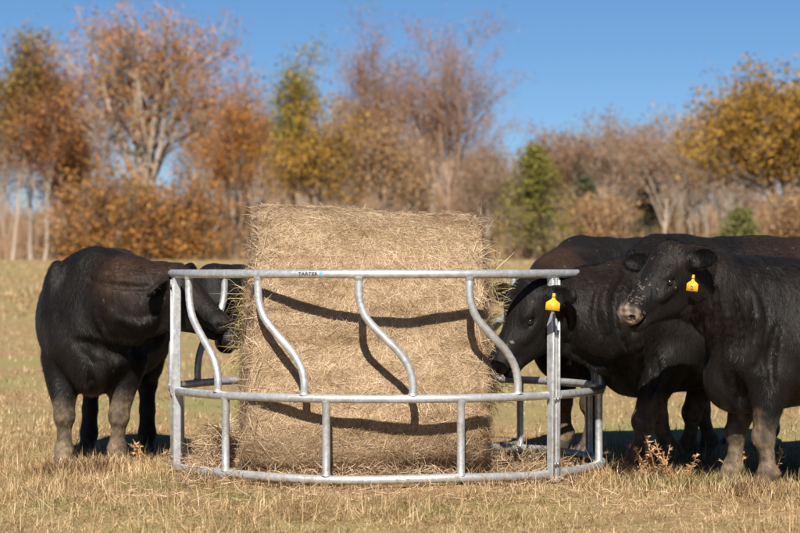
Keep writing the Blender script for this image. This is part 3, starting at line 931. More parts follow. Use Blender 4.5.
    L = np.where(oh > .3, .013, .028) * rs.uniform(.6, 1.3, strands) * np.where(p[:, 2] < .4, .6, 1)
    L = np.where((np.linalg.norm(hq * np.array((1, .8, 1)), axis=1) < .10), .032, L)
    ie = inear[q[qi, 0]] > .5
    L = np.where(ie, .030, L)
    tip = p + t * L[:, None] + n * (L * rs.uniform(.10, .38, strands))[:, None]
    sd_ = unit(np.cross(n, t)) * rs.uniform(.0005, .0010, strands)[:, None]
    p = p - n * .002
    fv = np.stack([p - sd_, p + sd_, tip], 1)[keep].reshape(-1, 3)
    nk = int(keep.sum())
    fur = mk('coat', fv, [np.arange(nk * 3).reshape(nk, 3)], M['fur'], E)
    fur['kind'] = 'stuff'
    fcol = np.repeat(fc[keep] * rs.lognormal(0, .55, (nk, 1)), 3, 0)
    ca = fur.data.color_attributes.new('coat', 'FLOAT_COLOR', 'POINT')
    ca.data.foreach_set('color', np.concatenate([fcol, np.ones((len(fcol), 1))], 1).astype(np.float32).ravel())
    # eyes
    for sg in (-1, 1):
        c_ = H(.172, .099 * sg, -.076); r_ = .0225 * hl
        la = np.linspace(-math.pi / 2, math.pi / 2, 9); lo_ = np.linspace(0, 2 * math.pi, 14, endpoint=False)
        vv = np.array([c_ + r_ * (math.cos(a) * math.cos(b_) * U + math.cos(a) * math.sin(b_) * W + math.sin(a) * V) for a in la for b_ in lo_])
        qq = [[i * 14 + j, i * 14 + (j + 1) % 14, (i + 1) * 14 + (j + 1) % 14, (i + 1) * 14 + j] for i in range(8) for j in range(14)]
        mk('eye', vv, [np.array(qq)], M['eye'], E, True)
    # cloven hooves
    for ho in hoofs:
        gg = Geo()
        for sg in (-1, 1):
            c_ = ho + np.array((0, sg * .027 * s, 0)); c_[2] = 0
            pr = [(.058, .020), (.040, .030), (-.03, .028), (-.048, .015), (-.048, -.015), (-.03, -.024), (.040, -.022), (.058, -.012)]
            vv = []
            for z_, k_, sh in ((.0, 1.0, .014), (.022, .97, .008), (.050, .86, -.006), (.064, .74, -.012)):
                vv += [c_ + s * np.array((a * k_ + sh, b_ * k_ * 1.0 * (1 if sg > 0 else -1), z_)) for a, b_ in pr]
            j = np.arange(8); jn = (j + 1) % 8
            qq = np.concatenate([np.stack([i * 8 + j, i * 8 + jn, (i + 1) * 8 + jn, (i + 1) * 8 + j], 1) for i in range(3)])
            if sg < 0: qq = qq[:, ::-1]
            gg.add(vv, qq, [[24, 24 + i, 25 + i] for i in range(1, 7)])
        h_ = gg.build('hoof', M['hoof'], E); auto_smooth(h_, 50)
    # ear tag
    if tagged:
        ei, pos, ndir, txt, tsz = tagged
        c_ = loc(pos); rot = lambda q_: np.array((q_[0] * cy + q_[1] * sy, -q_[0] * sy + q_[1] * cy, q_[2]))
        nd = unit(rot(np.asarray(ndir, float))); up = np.array((.10 * cy, -.10 * sy, 1.0)); up = unit(up - nd * (up @ nd)); rt = np.cross(up, nd)
        w_, h_ = tsz
        pr = [(-.5, 0), (.5, 0), (.5, .55), (.46, .62), (.14, .86), (.10, 1.0), (.10, 1.32), (-.10, 1.32), (-.10, 1.0), (-.14, .86), (-.46, .62), (-.5, .55)]
        gg = Geo(); m_ = len(pr)
        vv = [c_ + rt * a * w_ + up * (b_ - .5) * h_ + nd * dd for dd in (-.0016, .0016) for a, b_ in pr]
        j = np.arange(m_); jn = (j + 1) % m_
        tri = [[0, 1, 2], [0, 2, 11], [2, 3, 11], [3, 10, 11], [3, 4, 10], [4, 9, 10], [4, 5, 9], [5, 8, 9], [5, 6, 8], [6, 7, 8]]
        gg.add(vv, np.stack([jn, j, j + m_, jn + m_], 1)[:, ::-1], np.concatenate([np.array(tri) + m_, np.array(tri)[:, ::-1]]))
        tg_ = gg.build('ear_tag', M['tag'], E)
        tg_['label'] = 'yellow plastic ear tag'
        gg = Geo(); a8 = np.linspace(0, 2 * math.pi, 10, endpoint=False)
        for z0, z1, r_ in ((.0016, .005, .007),):
            cc = c_ + up * h_ * .62
            gg.tube([cc + nd * z0, cc + nd * z1], r_, 10)
        st_ = gg.build('tag_stud', M['tag'], tg_)
        if txt:
            for body_, size, dz, dx in txt:
                fc_ = bpy.data.curves.new('n', 'FONT'); fc_.body = body_; fc_.size = size; fc_.offset = size * .02; fc_.align_x = 'CENTER'
                fo = bpy.data.objects.new('n', fc_); COL.objects.link(fo)
                dg = bpy.context.evaluated_depsgraph_get(); dg.update()
                me = bpy.data.meshes.new_from_object(fo.evaluated_get(dg)); bpy.data.objects.remove(fo)
                x = np.zeros(len(me.vertices) * 3); me.vertices.foreach_get('co', x); x = x.reshape(-1, 3)
                nv = c_ + (x[:, :1] + dx) * rt + (x[:, 1:2] + dz) * up + nd * .0026
                me.vertices.foreach_set('co', nv.astype(np.float32).ravel()); me.update(); me.materials.append(M['ink'])
                o = bpy.data.objects.new('tag_number', me); COL.objects.link(o); o.parent = tg_
    return E

# left cow facing the camera, head turned into the ring
cow('thick black cow at far left facing the camera, head turned into the feeder', (-1.74, 13.88), -90, s=0.985, vox=.0105, girth=1.16,
    front=((.02, -.03), (.06, .0)), hind=((.10, .02), (-.03, -.03)), neck_mid=(-1.52, 13.20, .96), neck_r=(.30, .215, .14),
    poll=at(179, 272, 13.10), muzzle=at(238, 322, 12.86), head=.90, roll=4, mud=.95, hindmud=.12, brown=1.0, strands=120000, seed=1, patch=(at(114, 300, 12.92), (.25, .075, .07)),
    grooves=(([(90, 279), (112, 285), (134, 287), (150, 287)], .015), ([(80, 342), (104, 352), (128, 353), (150, 345), (163, 337)], .038), ([(88, 372), (95, 390), (98, 402)], .02)),
    ridges=(([(100, 274), (122, 275), (144, 274)], .012), ([(118, 318), (140, 322), (158, 316)], .018), ([(98, 310), (101, 325), (107, 338)], .016)),
    ears=(((.10, .85, .35), (.7, -.5, .2)), ((-.42, -.85, -.34), (.50, -.30, -.70))))
# cow behind the bale, head at its left end
cow('black cow standing behind the hay bale, only its dark head showing at the left end', (-.42, 15.38), -112, s=.965, vox=.017,
    neck_mid=(-.84, 14.62, .88), poll=at(217, 273, 14.22), muzzle=at(238, 338, 13.95), strands=26000, seed=2, brown=.2, crest=.09,
    ears=(((.6, .3, -.6), (.3, -.8, .3)), ((-.7, .2, -.5), (-.2, -.8, .3))))
# cow with its head inside the ring on the right, yellow tag
cow('black cow with plain yellow ear tag feeding inside the ring, muzzle against the bale', (1.87, 12.98), 190, s=1.035, vox=.0108,
    front=((.13, .02), (-.17, -.02)), neck_mid=(1.10, 12.62, .85), neck_r=(.31, .225, .145), crest=.085,
    poll=at(528, 288, 12.44), muzzle=at(492, 346, 12.36), head=.96, mud=.55,
    grooves=(([(566, 303), (572, 325), (566, 350)], .018), ([(575, 352), (598, 362), (620, 362), (640, 352)], .024), ([(626, 272), (615, 300), (618, 330), (630, 352)], .016), ([(600, 285), (594, 310), (600, 335)], .012), ([(655, 352), (656, 375), (650, 395)], .016)),
    ridges=(([(610, 280), (604, 305), (608, 330)], .018), ([(640, 300), (636, 335), (640, 370)], .022)), brown=.45, dust=.012, strands=120000, seed=3,
    ears=(((.78, -.55, .02), (-.5, -.8, .15)), ((-.3, .9, -.1), (-.6, -.4, .4))),
    tagged=(0, at(553, 304, 12.21), (-.1, -1, .12), None, (.074, .068)))
# cow behind it on the far side of the ring
cow('black cow with brownish back beyond the ring, behind the plain-tagged feeding cow', (1.56, 14.68), 205, s=1.05, vox=.015,
    neck_mid=(.98, 14.10, 1.02), poll=at(529, 284, 13.72), muzzle=at(503, 335, 13.40), strands=30000, seed=4, brown=1.0)
# cow hidden behind, legs showing between the others
cow('black cow mostly hidden, its dark legs showing behind the two tagged cows', (2.24, 13.93), 184, s=.98, vox=.017,
    front=((.10, .0), (-.10, .0)), neck_mid=(1.55, 13.86, .99), poll=(1.34, 13.80, 1.10), muzzle=(1.20, 13.60, .74), strands=26000, seed=5, mud=.5)
# nearest cow, looking left
cow('nearest black cow at right edge looking left, numbered yellow ear tag and dusty nose', (2.27, 12.10), 187, s=.94, vox=.0092, girth=1.03,
    front=((-.02, .03), (.08, .0)), neck_mid=(1.65, 11.92, .98), neck_r=(.265, .20, .145),
    poll=at(668, 252, 11.70), muzzle=at(619, 305, 11.48), head=.91, mud=.9, brown=.5, grooves=(([(703, 316), (701, 335), (707, 358)], .022), ([(719, 262), (715, 290), (719, 322)], .012), ([(734, 292), (742, 330), (737, 364)], .016), ([(735, 368), (741, 388), (739, 404)], .022), ([(778, 325), (771, 358), (773, 386)], .022), ([(690, 300), (694, 318), (690, 334)], .014)),
    ridges=(([(711, 300), (709, 325), (714, 352)], .018), ([(752, 290), (757, 325), (754, 360)], .026), ([(726, 300), (728, 330), (726, 360)], .014)), nose=(.27, .20, .15), dust=.11, strands=120000, seed=6,
    ears=(((.72, -.55, .16), (-.50, -.85, .05)), ((-.85, .40, .02), (-.4, -.9, .1))),
    tagged=(0, at(692.5, 285, 11.41), (-.25, -1, .1), (('11', .020, .004, -.003), ('2', .028, -.024, -.002)), (.056, .060)))

# ------------------------------------------------------------------ dead weeds and a clod
def weed(label, x, y, h, n, seed):
    rs = np.random.RandomState(seed)
    E = empty('dead_weed', (x, y, 0)); tag(E, label, 'weed', 'dead weeds in the pasture')
    gs, gl = Geo(), Geo()
    for i in range(n):
        az = rs.uniform(0, 6.28); ln = rs.uniform(.12, .5)
        top = np.array((math.cos(az) * ln * h, math.sin(az) * ln * h * .6, h * rs.uniform(.6, 1)))
        mid = top * .5 + rs.normal(0, .02, 3)
        pts = catmull([(0.01 * i, 0, -.01), mid, top], 5)
        gs.tube(pts, np.linspace(.0042, .0018, len(pts)), 5)
        for k in range(int(10 + 22 * h / .25)):
            t = rs.uniform(.25, 1); b0 = pts[int(t * (len(pts) - 1))]
            d0 = unit(rs.normal(size=(1, 3)) + np.array((0, 0, .5)))
            d1 = unit(d0 + rs.normal(size=(1, 3)) * .9)
            s_ = unit(np.cross(d0, rs.normal(size=(1, 3))))
            gl.add(*ribbons(b0[None], d0, d1, s_, [rs.uniform(.02, .05)], [rs.uniform(.006, .013)], 2))
    gs.build('stem', M['weed'], E, True); o = gl.build('leaf', M['weed'], E); o['kind'] = 'stuff'
def gp(px, py):
    d = CAM_H * FPX / (py - HOR); p = at(px, py, d); return p[0], p[1]
weed('tall forked dead brown weed in front of the feeding cow near the ring', *gp(655, 483), .29, 5, 1)
weed('leaning dead brown weed between the front legs of the two right cows', *gp(676, 484), .25, 5, 2)
weed('dead weed growing against the front hooves of the nearest cow', *gp(733, 486), .20, 5, 3)
weed('thin dead weed just right of the nearest cow front leg', *gp(770, 485), .19, 4, 4)
weed('thin dead weed standing between the left cow and the feeder post', *gp(137, 467), .17, 3, 5)
weed('short dead weed touching the left feeder post', *gp(168, 468), .12, 4, 6)
weed('low dead weed beside the bottom rail right of the ring', *gp(622, 480), .09, 5, 7)
def clod():
    rs = np.random.RandomState(4)
    g = Geo()
    n, m_ = 7, 16
    vv = []
    for i in range(n):
        f_ = i / (n - 1)
        for j in range(m_):
            a = j * 2 * math.pi / m_
            vv.append((math.cos(a) * .13 * (1 - f_ ** 1.6), math.sin(a) * .08 * (1 - f_ ** 1.6), .035 * f_ ** .7))
    vv = np.array(vv); vv += noise3(vv, 50, 8)[:, None] * .009
    q = [[i * m_ + j, i * m_ + (j + 1) % m_, (i + 1) * m_ + (j + 1) % m_, (i + 1) * m_ + j] for i in range(n - 1) for j in range(m_)]
    g.add(vv, q); o = g.build('soil_clod', M['soil'], None, True)
    x, y = gp(498, 489); o.location = (x, y, 0.0)
    tag(o, 'dark clod of bare soil in the grass in front of the ring', 'clod')
clod()

# ------------------------------------------------------------------ trees
def bark(name, c0, c1):
    m, nt, b = new_mat(name)
    n = noise_node(nt, 1.2, 5, coords(nt, 'Object', (1, 1, .3)), .65)
    r = ramp(nt, [(0.3, c0), (0.7, c1)], n.outputs[0])
    nt.links.new(r.outputs[0], b.inputs['Base Color']); b.inputs['Roughness'].default_value = .9
    b.inputs['Specular IOR Level'].default_value = .15
    bump(nt, b, n.outputs[0], .5, .05)
    return m
M['bark_pale'] = bark('pale_bark', (.25, .195, .15), (.43, .36, .29))
M['bark_grey'] = bark('grey_bark', (.20, .155, .12), (.36, .29, .235))
M['bark_red'] = bark('reddish_twigs', (.22, .14, .10), (.38, .27, .20))
M['lf_orange'] = island_mat('orange_leaves', [(0, (.22, .085, .020)), (.35, (.38, .15, .03)), (.7, (.48, .21, .042)), (1, (.56, .31, .08))], .7, .25)
M['lf_rust'] = island_mat('rust_leaves', [(0, (.16, .065, .025)), (.5, (.28, .115, .04)), (1, (.40, .20, .07))], .7, .25)
M['lf_olive'] = island_mat('olive_leaves', [(0, (.12, .085, .02)), (.5, (.24, .155, .035)), (1, (.38, .24, .06))], .7, .25)
M['lf_yellow'] = island_mat('yellow_green_leaves', [(0, (.12, .12, .02)), (.5, (.26, .215, .03)), (1, (.42, .30, .045))], .7, .25)
M['lf_ochre'] = island_mat('ochre_leaves', [(0, (.17, .10, .018)), (.5, (.34, .19, .03)), (1, (.48, .29, .055))], .7, .25)
M['lf_brown'] = island_mat('brown_leaves', [(0, (.17, .105, .06)), (.5, (.27, .175, .105)), (1, (.36, .25, .155))], .8, .2)
M['lf_pink'] = island_mat('reddish_buds', [(0, (.21, .115, .065)), (.5, (.32, .185, .105)), (1, (.42, .27, .165))], .8, .2)
M['lf_pine'] = island_mat('pine_needles', [(0, (.075, .080, .015)), (.5, (.16, .150, .026)), (1, (.27, .23, .055))], .7, .15)
M['lf_tan'] = island_mat('tan_leaves', [(0, (.22, .12, .05)), (.5, (.36, .215, .10)), (1, (.48, .32, .17))], .7, .25)
M['lf_bush'] = island_mat('orange_bush_leaves', [(0, (.11, .085, .022)), (.35, (.24, .125, .035)), (.65, (.42, .175, .042)), (1, (.54, .28, .08))], .7, .25)
M['lf_rust2'] = island_mat('reddish_brown_leaves', [(0, (.20, .10, .055)), (.5, (.33, .17, .085)), (1, (.44, .26, .14))], .8, .2)
M['lf_olivepine'] = island_mat('soft_green_needles', [(0, (.09, .10, .03)), (.5, (.16, .16, .05)), (1, (.24, .22, .08))], .8, .25)
M['lf_dark'] = island_mat('dark_needles', [(0, (.05, .055, .028)), (.5, (.085, .088, .045)), (1, (.13, .125, .07))], .7, .15)

def grow_tree(seed, H, W, fork, nlimb, style, levels=3, lean=0.0, r0=None):
    """returns wood Geo and tip points; H height, W crown half width, fork height fraction"""
    rs = np.random.RandomState(seed)
    g = Geo(); tips = []
    r0 = r0 or H * (.012 if style == 'bare' else .014)
    def branch(p, d, L, r, lvl):
        nseg = (6, 5, 4, 3, 2)[min(lvl, 4)]
        pts = [p]; dd = d.copy()
        wob = (.10, .08 if style == 'fan' else .16, .22, .28, .3)[min(lvl, 4)]
        for i in range(nseg):
            dd = unit(dd + rs.normal(0, wob, 3) * .6 + np.array((0, 0, (.03, .16, .14, .10, .06)[min(lvl, 4)])))
            pts.append(pts[-1] + dd * L / nseg)
        pts = np.array(pts)
        rad = np.linspace(r, r * (.55 if lvl < 2 else .3), nseg + 1)
        g.tube(pts, rad, (8, 6, 4, 3, 3)[min(lvl, 4)], cap=False)
        return pts
    # trunk
    tl = H * fork
    tr = branch(np.array((0, 0, -.3)), unit(np.array((lean, 0, 1.0))), tl + .3, r0, 0)
    top = tr[-1]
    ends = []
    def rec(p, d, L, r, lvl):
        pts = branch(p, d, L, r, lvl)
        if lvl >= levels:
            tips.append(pts[-1]); tips.append(pts[len(pts) // 2]); return
        nch = (0, 8, 6, 5, 3)[min(lvl, 4)]
        if style == 'bare': nch = (0, 8, 7, 5, 3)[min(lvl, 4)]
        if lvl == 3: nch = 3
        for k in range(nch):
            t = .25 + .75 * (k + rs.rand()) / nch
            q = pts[min(int(t * (len(pts) - 1)), len(pts) - 2)]; q2 = pts[min(int(t * (len(pts) - 1)) + 1, len(pts) - 1)]
            fr = t * (len(pts) - 1) % 1
            base = q + (q2 - q) * fr
            ax = unit(q2 - q)
            az = rs.normal(size=3); az = unit(az - ax * (az @ ax))
            an = rs.uniform(.45, 1.0) * (.8 if style in ('fan', 'bare') else 1.1)
            nd = unit(ax * math.cos(an) + az * math.sin(an))
            rec(base, nd, L * rs.uniform(.36, .56) * (1.15 - .4 * t), max(r * .45, .010), lvl + 1)
    Lc = H - tl
    for k in range(nlimb):
        az = k * 2.399 + rs.uniform(-.4, .4)
        sp = W / max(Lc, .1) * rs.uniform(.25, 1.0) * (.9 if style == 'fan' else 1.0)
        if k == 0: sp *= .2
        d = unit(np.array((math.cos(az) * sp, math.sin(az) * sp, 1.0)))
        if style == 'round':
            hz = rs.uniform(.35 if fork > .1 else .02, 1.0); p = tr[0] + (top - tr[0]) * hz; L = Lc * rs.uniform(.5, .9)
            d = unit(np.array((math.cos(az) * (1.6 - hz) * sp * 1.6, math.sin(az) * (1.6 - hz) * sp * 1.6, 1.0)))
        elif style == 'fan':
            p = top + (tr[-2] - top) * rs.rand() * .6; L = Lc * rs.uniform(.72, .98)
        else:
            hz = .45 + .55 * k / nlimb; p = tr[0] + (top - tr[0]) * hz; L = (Lc + tl * (1 - hz)) * rs.uniform(.55, .85)
            d = unit(np.array((math.cos(az) * sp * 1.3, math.sin(az) * sp * 1.3, 1.0)))
            if k == 0: p, L, d = top, Lc * .92, unit(np.array((lean, 0, 1.0)))
        rec(p, d, L, r0 * (.55 if style == 'fan' else .42), 1)
    return g, np.array(tips)

def leaves(tips, rs, n, size, spread):
    k = len(tips)
    w = rs.rand(k) ** 2 + .05                      # some twigs full, some nearly empty
    c = tips[rs.choice(k, n, p=w / w.sum())] + rs.normal(0, spread, (n, 3)) * np.array((1, 1, .8))
    a = unit(rs.normal(size=(n, 3))); b_ = unit(np.cross(a, rs.normal(size=(n, 3))))
    sz = (size * rs.uniform(.5, 1.3, n))[:, None]
    v = np.stack([c - a * sz, c - b_ * sz * .55, c + a * sz, c + b_ * sz * .55], 1).reshape(-1, 3)
    return v, np.arange(n * 4).reshape(n, 4)

TREES = {}
def tree(name, label, px, ytop, wpx, dist, proto, mats, seed, fork=.35, nl=7, style='bare', nleaf=2500, lsize=.16, lspread=.35, cat='tree', levels=None, lean=0, key=None, rz=0, ybase=262, r0=None, group='trees along the far edge of the field', skirt=0):
    sc = dist / FPX
    gx = (px - 400) * sc; gz = float(terrain(gx, dist))
    H = CAM_H - (ytop - HOR) * sc - gz
    E = empty(name, (gx, dist, gz), rz)
    tag(E, label, cat, group)
    if key and key in TREES:
        H0, w, c = TREES[key]
        for o in (w, c):
            if o is None: continue
            n = o.copy(); COL.objects.link(n); n.parent = E
        E.scale = (wpx * sc / 2 / H0[1],) * 2 + (H / H0[0],)
        return E
    rs = np.random.RandomState(seed + 100)
    W = wpx * sc / 2
    if levels is None: levels = 4 if style in ('bare', 'fan') else 3
    g, tips = grow_tree(seed, H, W, fork, nl, style, levels, lean, r0)
    # settle the crown to its measured width and height
    V_ = np.concatenate(g.v); mx = np.percentile(np.abs(tips[:, :2]), 96); mz = np.percentile(tips[:, 2], 99.5)
    fx, fz = W / mx, H / mz
    for a in g.v:
        k_ = sm(0, fork * H * .8, a[:, 2]); a[:, :2] *= (1 + (fx - 1) * k_)[:, None]; a[:, 2] *= fz
    k_ = sm(0, fork * H * .8, tips[:, 2]); tips[:, :2] *= (1 + (fx - 1) * k_)[:, None]; tips[:, 2] *= fz
    w = g.build('trunk', mats[0], E, True)
    c = None
    if skirt:
        ex = tips.copy(); ex[:, 2] *= rs.uniform(.04, 1, len(ex)); tips = np.concatenate([tips, ex])
    if nleaf:
        v, q = leaves(tips, rs, nleaf, lsize, lspread)
        c = mk('crown', v, [q], mats[1], E)
    if key: TREES[key] = ((H, W), w, c)
    return E

def conifer(label, px, ytop, wpx, dist, mat, seed, ragged=.25, group='evergreens at the field edge'):
    rs = np.random.RandomState(seed)
    sc = dist / FPX; gx = (px - 400) * sc; gz = float(terrain(gx, dist))
    H = CAM_H - (ytop - HOR) * sc - gz; W = wpx * sc / 2
    E = empty('evergreen_tree', (gx, dist, gz)); tag(E, label, 'evergreen', group)
    g = Geo(); g.tube([(0, 0, -.3), (.05, 0, H * .5), (0, 0, H * .98)], [H * .018, H * .011, .02], 7)
    cs = []
    nb = 150
    for i in range(nb):
        z = H * (.06 + .93 * (i / nb) ** .9); az = i * 2.4 + rs.uniform(-.3, .3)
        L = W * (1.02 - z / H) ** .8 * rs.uniform(1 - ragged * 2, 1 + ragged)
        d = np.array((math.cos(az), math.sin(az), .18))
        pts = np.array([(0, 0, z) + d * L * t + np.array((0, 0, -.12 * L * t * t)) for t in (0, .5, 1)])
        g.tube(pts, [.04, .025, .01], 3, cap=False)
        for t in np.linspace(.2, 1, 6): cs.append((0, 0, z) + d * L * t)
    g.build('trunk', M['bark_grey'], E, True)
    v, q = leaves(np.array(cs), rs, 6000, .13, .28)
    mk('crown', v, [q], mat, E)

# --- left group
tree('slender_tree', 'tall slender pale-trunked tree at the far left edge of the picture', 12, 34, 70, 148, 0, (M['bark_pale'], M['lf_olive']), 1, .42, 6, 'bare', 8160, 0.109, .5, lean=.05)
tree('slender_tree', 'second pale slender trunk from the left edge, olive leaves high up', 31, 40, 62, 150, 0, (M['bark_pale'], M['lf_olive']), 2, .45, 6, 'bare', 7480, 0.109, .5, lean=-.03)
tree('slender_tree', 'third pale slender trunk from the left edge, leaning right', 44, 62, 60, 147, 0, (M['bark_pale'], M['lf_rust']), 3, .42, 6, 'bare', 6800, 0.109, .5, lean=.07)
tree('autumn_tree', 'rust-leaved tree between the pale slender trunks and the big spreading tree', 68, 78, 62, 158, 0, (M['bark_grey'], M['lf_rust']), 4, .30, 8, 'round', 8840, 0.116, .5)
tree('spreading_tree', 'big fan-shaped tree with pale limbs and orange leaves above the left cow', 148, 6, 150, 146, 0, (M['bark_pale'], M['lf_orange']), 6, .28, 13, 'fan', 13600, 0.102, .40, r0=.26)
tree('orange_tree', 'low bushy orange-leaved tree just above the left cow', 108, 158, 100, 140, 0, (M['bark_grey'], M['lf_bush']), 7, .09, 18, 'round', 9000, .12, .30, skirt=1)
tree('orange_tree', 'low bushy orange tree between the left cow and the hay bale', 180, 168, 84, 141, 0, (M['bark_grey'], M['lf_bush']), 8, .09, 18, 'round', 8000, .12, .30, skirt=1)
tree('autumn_tree', 'orange-brown tree just right of the big fan-shaped tree', 236, 62, 84, 160, 0, (M['bark_grey'], M['lf_orange']), 9, .28, 9, 'round', 9520, 0.102, .48)
tree('autumn_tree', 'narrow yellow-green topped tree above the left end of the bale', 291, 44, 46, 158, 0, (M['bark_grey'], M['lf_yellow']), 10, .34, 9, 'bare', 8160, 0.109, .45)
tree('autumn_tree', 'rounded yellow-orange tree right of the yellow-green topped one', 322, 96, 84, 155, 0, (M['bark_grey'], M['lf_ochre']), 11, .28, 9, 'round', 7480, 0.122, .5)
tree('autumn_tree', 'tawny orange tree directly above the middle of the hay bale', 386, 108, 84, 157, 0, (M['bark_pale'], M['lf_tan']), 12, .28, 9, 'round', 7140, 0.116, .48)
tree('bare_tree', 'tall bare reddish tree rising above the middle of the bale', 378, 18, 112, 168, 0, (M['bark_red'], M['lf_rust2']), 13, .34, 10, 'bare', 15000, 0.075, .42)
tree('bare_tree', 'tall bare tree with upright limbs above the right end of the bale', 445, 22, 104, 166, 0, (M['bark_red'], M['lf_rust2']), 14, .36, 10, 'bare', 13000, 0.075, .42)
# --- right group
conifer('conical green pine behind the right end of the feeder', 534, 148, 112, 150, M['lf_pine'], 1, .28)
conifer('small dark evergreen right of the conical green pine', 584, 178, 36, 160, M['lf_dark'], 2)
conifer('ragged dark evergreen among bare trunks above the feeding cow', 648, 172, 50, 176, M['lf_dark'], 3, .4)
conifer('low green evergreen left of the ochre tree, above the nearest cow', 741, 214, 60, 138, M['lf_olivepine'], 4, .4)
tree('orange_tree', 'low tan-orange leaved tree left of the bare trunks, above the far cow', 596, 192, 66, 150, 0, (M['bark_grey'], M['lf_tan']), 15, .2, 9, 'round', 4420, 0.109, .4)
tree('bare_tree', 'bare reddish-topped tree just right of the conical pine', 560, 126, 84, 182, 0, (M['bark_red'], M['lf_pink']), 16, .38, 8, 'bare', 5100, 0.102, .36, key='bareA')
tree('bare_tree', 'bare tree with tan trunk above the brownish-backed cow', 606, 112, 84, 180, 0, (M['bark_pale'], M['lf_brown']), 17, .40, 8, 'bare', 5100, 0.102, .36, key='bareB')
tree('bare_tree', 'bare pale-trunked tree above the nearest cow head', 664, 108, 80, 172, 0, (M['bark_pale'], M['lf_pink']), 18, .40, 8, 'bare', 4080, 0.102, .36, key='bareC')
tree('bare_tree', 'thin bare tree left of the big ochre tree', 706, 100, 66, 176, 0, (M['bark_pale'], M['lf_pink']), 19, .42, 7, 'bare', 2550, 0.095, .36, key='bareD')
tree('ochre_tree', 'big spreading ochre-leaved tree at the right edge of the picture', 784, 74, 142, 145, 0, (M['bark_grey'], M['lf_ochre']), 20, .24, 13, 'fan', 22000, 0.14, .42)
tree('orange_tree', 'low orange-brown tree at the far right edge under the ochre tree', 796, 196, 50, 140, 0, (M['bark_grey'], M['lf_tan']), 21, .2, 8, 'round', 4080, 0.109, .4)
# --- second row, copies of the bare kinds
ROW2 = [(-14, 120, 90, 'bareB', 'brown bare tree in the back row beyond the far left edge trunks'), (62, 150, 90, 'bareD', 'bare tree in the back row behind the rust-leaved tree'),
        (214, 112, 84, 'bareB', 'grey-brown bare tree in the gap right of the fan-shaped tree'), (262, 104, 84, 'bareA', 'bare reddish tree left of the yellow-green topped tree'),
        (340, 120, 90, 'bareC', 'bare tree behind the rounded yellow-orange tree'), (414, 128, 92, 'bareB', 'brown bare tree between the two tall reddish trees'),
        (470, 138, 84, 'bareA', 'bare reddish tree under the right tall tree, by the bale end'), (506, 152, 80, 'bareC', 'low bare tree left of the conical pine'),
        (584, 128, 80, 'bareD', 'thin bare tree behind the small dark evergreen'), (634, 118, 84, 'bareA', 'reddish bare tree behind the ragged dark evergreen'),
        (690, 128, 84, 'bareB', 'brown bare tree behind the nearest cow head'), (735, 150, 70, 'bareC', 'bare tree peeping out left beneath the ochre crown'), (815, 130, 90, 'bareA', 'bare tree behind the right edge of the ochre tree')]
ROW2 += [(4, 96, 44, 'bareD', 'thin bare tree squeezed against the left picture edge behind the slender trunks'), (92, 92, 60, 'bareC', 'bare pale tree just left of the fan-shaped tree limbs'),
         (204, 84, 56, 'bareD', 'thin bare tree touching the right side of the fan-shaped crown'), (254, 76, 50, 'bareC', 'slim pale-trunked tree between the orange-brown and yellow-green trees'),
         (306, 108, 50, 'bareD', 'thin bare tree between the yellow-green and the yellow-orange trees'), (354, 96, 52, 'bareB', 'slim brown tree left of the tawny tree over the bale'),
         (430, 88, 56, 'bareD', 'thin bare tree in front of the gap between the two tall reddish trees'), (488, 146, 56, 'bareB', 'low brown tree over the right corner of the bale'),
         (546, 132, 52, 'bareC', 'pale bare tree rising out of the back of the conical pine'), (622, 120, 46, 'bareC', 'slim pale tree left of the ragged dark evergreen'),
         (680, 112, 44, 'bareD', 'slender pale trunk right above the nearest cow poll'), (722, 120, 48, 'bareD', 'slender trunk at the left foot of the ochre tree')]
for i, (px, yt, wp, key, lab) in enumerate(ROW2):
    tree('bare_tree', lab, px, yt, wp, (205 if i < 13 else 176) + (i * 7) % 25, 0, None, 0, key=key, rz=R(50 + i * 77))

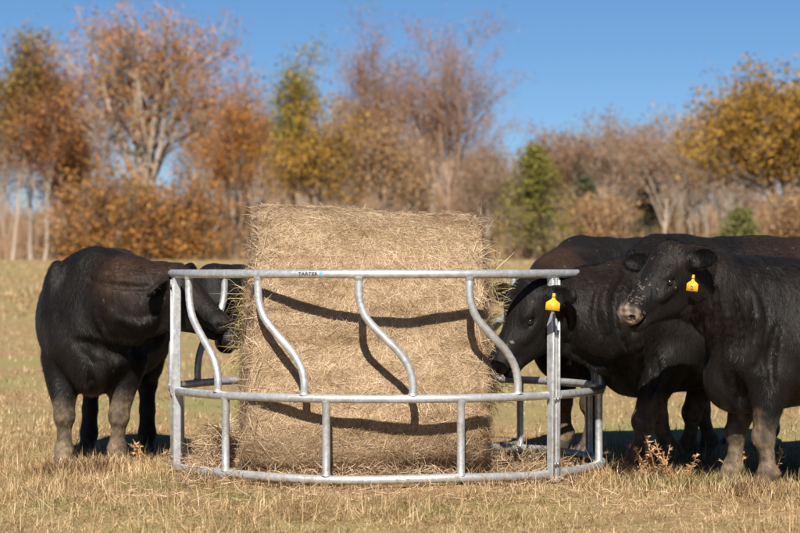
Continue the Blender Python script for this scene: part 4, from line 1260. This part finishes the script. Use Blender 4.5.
def far_woods():
    rs = np.random.RandomState(33)
    g = Geo(); n = 16000
    y = rs.uniform(222, 285, n); px = rs.uniform(-120, 920, n)
    x = (px - 400) * y / FPX
    p = np.stack([x, y, terrain(x, y)], 1)
    top = np.interp(px, [-120, -10, 10, 50, 75, 120, 200, 225, 260, 330, 420, 480, 500, 560, 620, 670, 690, 725, 745, 800, 920], [160, 176, 190, 192, 180, 190, 185, 150, 120, 125, 125, 150, 160, 135, 130, 150, 178, 186, 180, 170, 150]) + 14 * noise3(p * np.array((1, .2, 0)), .55, 8)
    hmax = CAM_H - (top - HOR) * y / FPX - p[:, 2]
    hh = hmax * rs.uniform(.45, 1, n)
    lean = rs.normal(0, .09, (n, 3)) * np.array((1, 1, 0))
    # slender stems, forking twigs above
    d = unit(lean + np.array((0, 0, 1.0)))
    s = np.stack([np.ones(n), 0 * x, 0 * x], 1)
    k = n // 4
    g.add(*ribbons(p[:k], d[:k], unit(d[:k] + rs.normal(0, .1, (k, 3))), s[:k], hh[:k], rs.uniform(.08, .20, k), 2))
    c = p[k:] + d[k:] * (hh[k:] * rs.uniform(.3, .85, n - k))[:, None]
    dt = unit(np.array((0, 0, 1.0)) + rs.normal(0, .5, (n - k, 3)))
    g.add(*ribbons(c, dt, unit(dt + rs.normal(0, .3, (n - k, 3))), s[k:], rs.uniform(1.0, 2.6, n - k), rs.uniform(.04, .09, n - k), 2))
    m_ = 30000; ii = rs.randint(0, n, m_)
    c = p[ii] + d[ii] * (hh[ii] * rs.uniform(.15, 1, m_) )[:, None] + rs.normal(0, .4, (m_, 3))
    a = unit(rs.normal(size=(m_, 3))); b_ = unit(np.cross(a, rs.normal(size=(m_, 3)))); z = rs.uniform(.07, .17, (m_, 1))
    g.add(np.stack([c - a * z, c - b_ * z * .6, c + a * z, c + b_ * z * .6], 1).reshape(-1, 3), np.arange(m_ * 4).reshape(m_, 4))
    o = g.build('far_woods', M['lf_brown'])
    tag(o, 'brown mass of leafless woodland behind the front row of trees', 'woods', kind='stuff')
far_woods()

def undergrowth():
    rs = np.random.RandomState(21)
    g = Geo(); n = 15000
    y = rs.uniform(150, 215, n); x = (rs.uniform(-60, 860, n) - 400) * y / FPX
    p = np.stack([x, y, terrain(x, y)], 1)
    hh = (1.9 + 1.5 * noise3(p * np.array((1, .3, 0)), .5, 8)) * rs.uniform(.35, 1, n)
    hh = np.maximum(hh, .4)
    d = unit(np.stack([rs.normal(0, .3, n), rs.normal(0, .3, n), np.ones(n)], 1))
    s = np.stack([np.ones(n), 0 * x, 0 * x], 1)
    g.add(*ribbons(p, d, unit(d + rs.normal(0, .3, (n, 3))), s, hh, rs.uniform(.03, .07, n), 2))
    o = g.build('undergrowth', M['lf_brown'])
    tag(o, 'tangled brown brush along the foot of the treeline', 'brush', kind='stuff')
undergrowth()
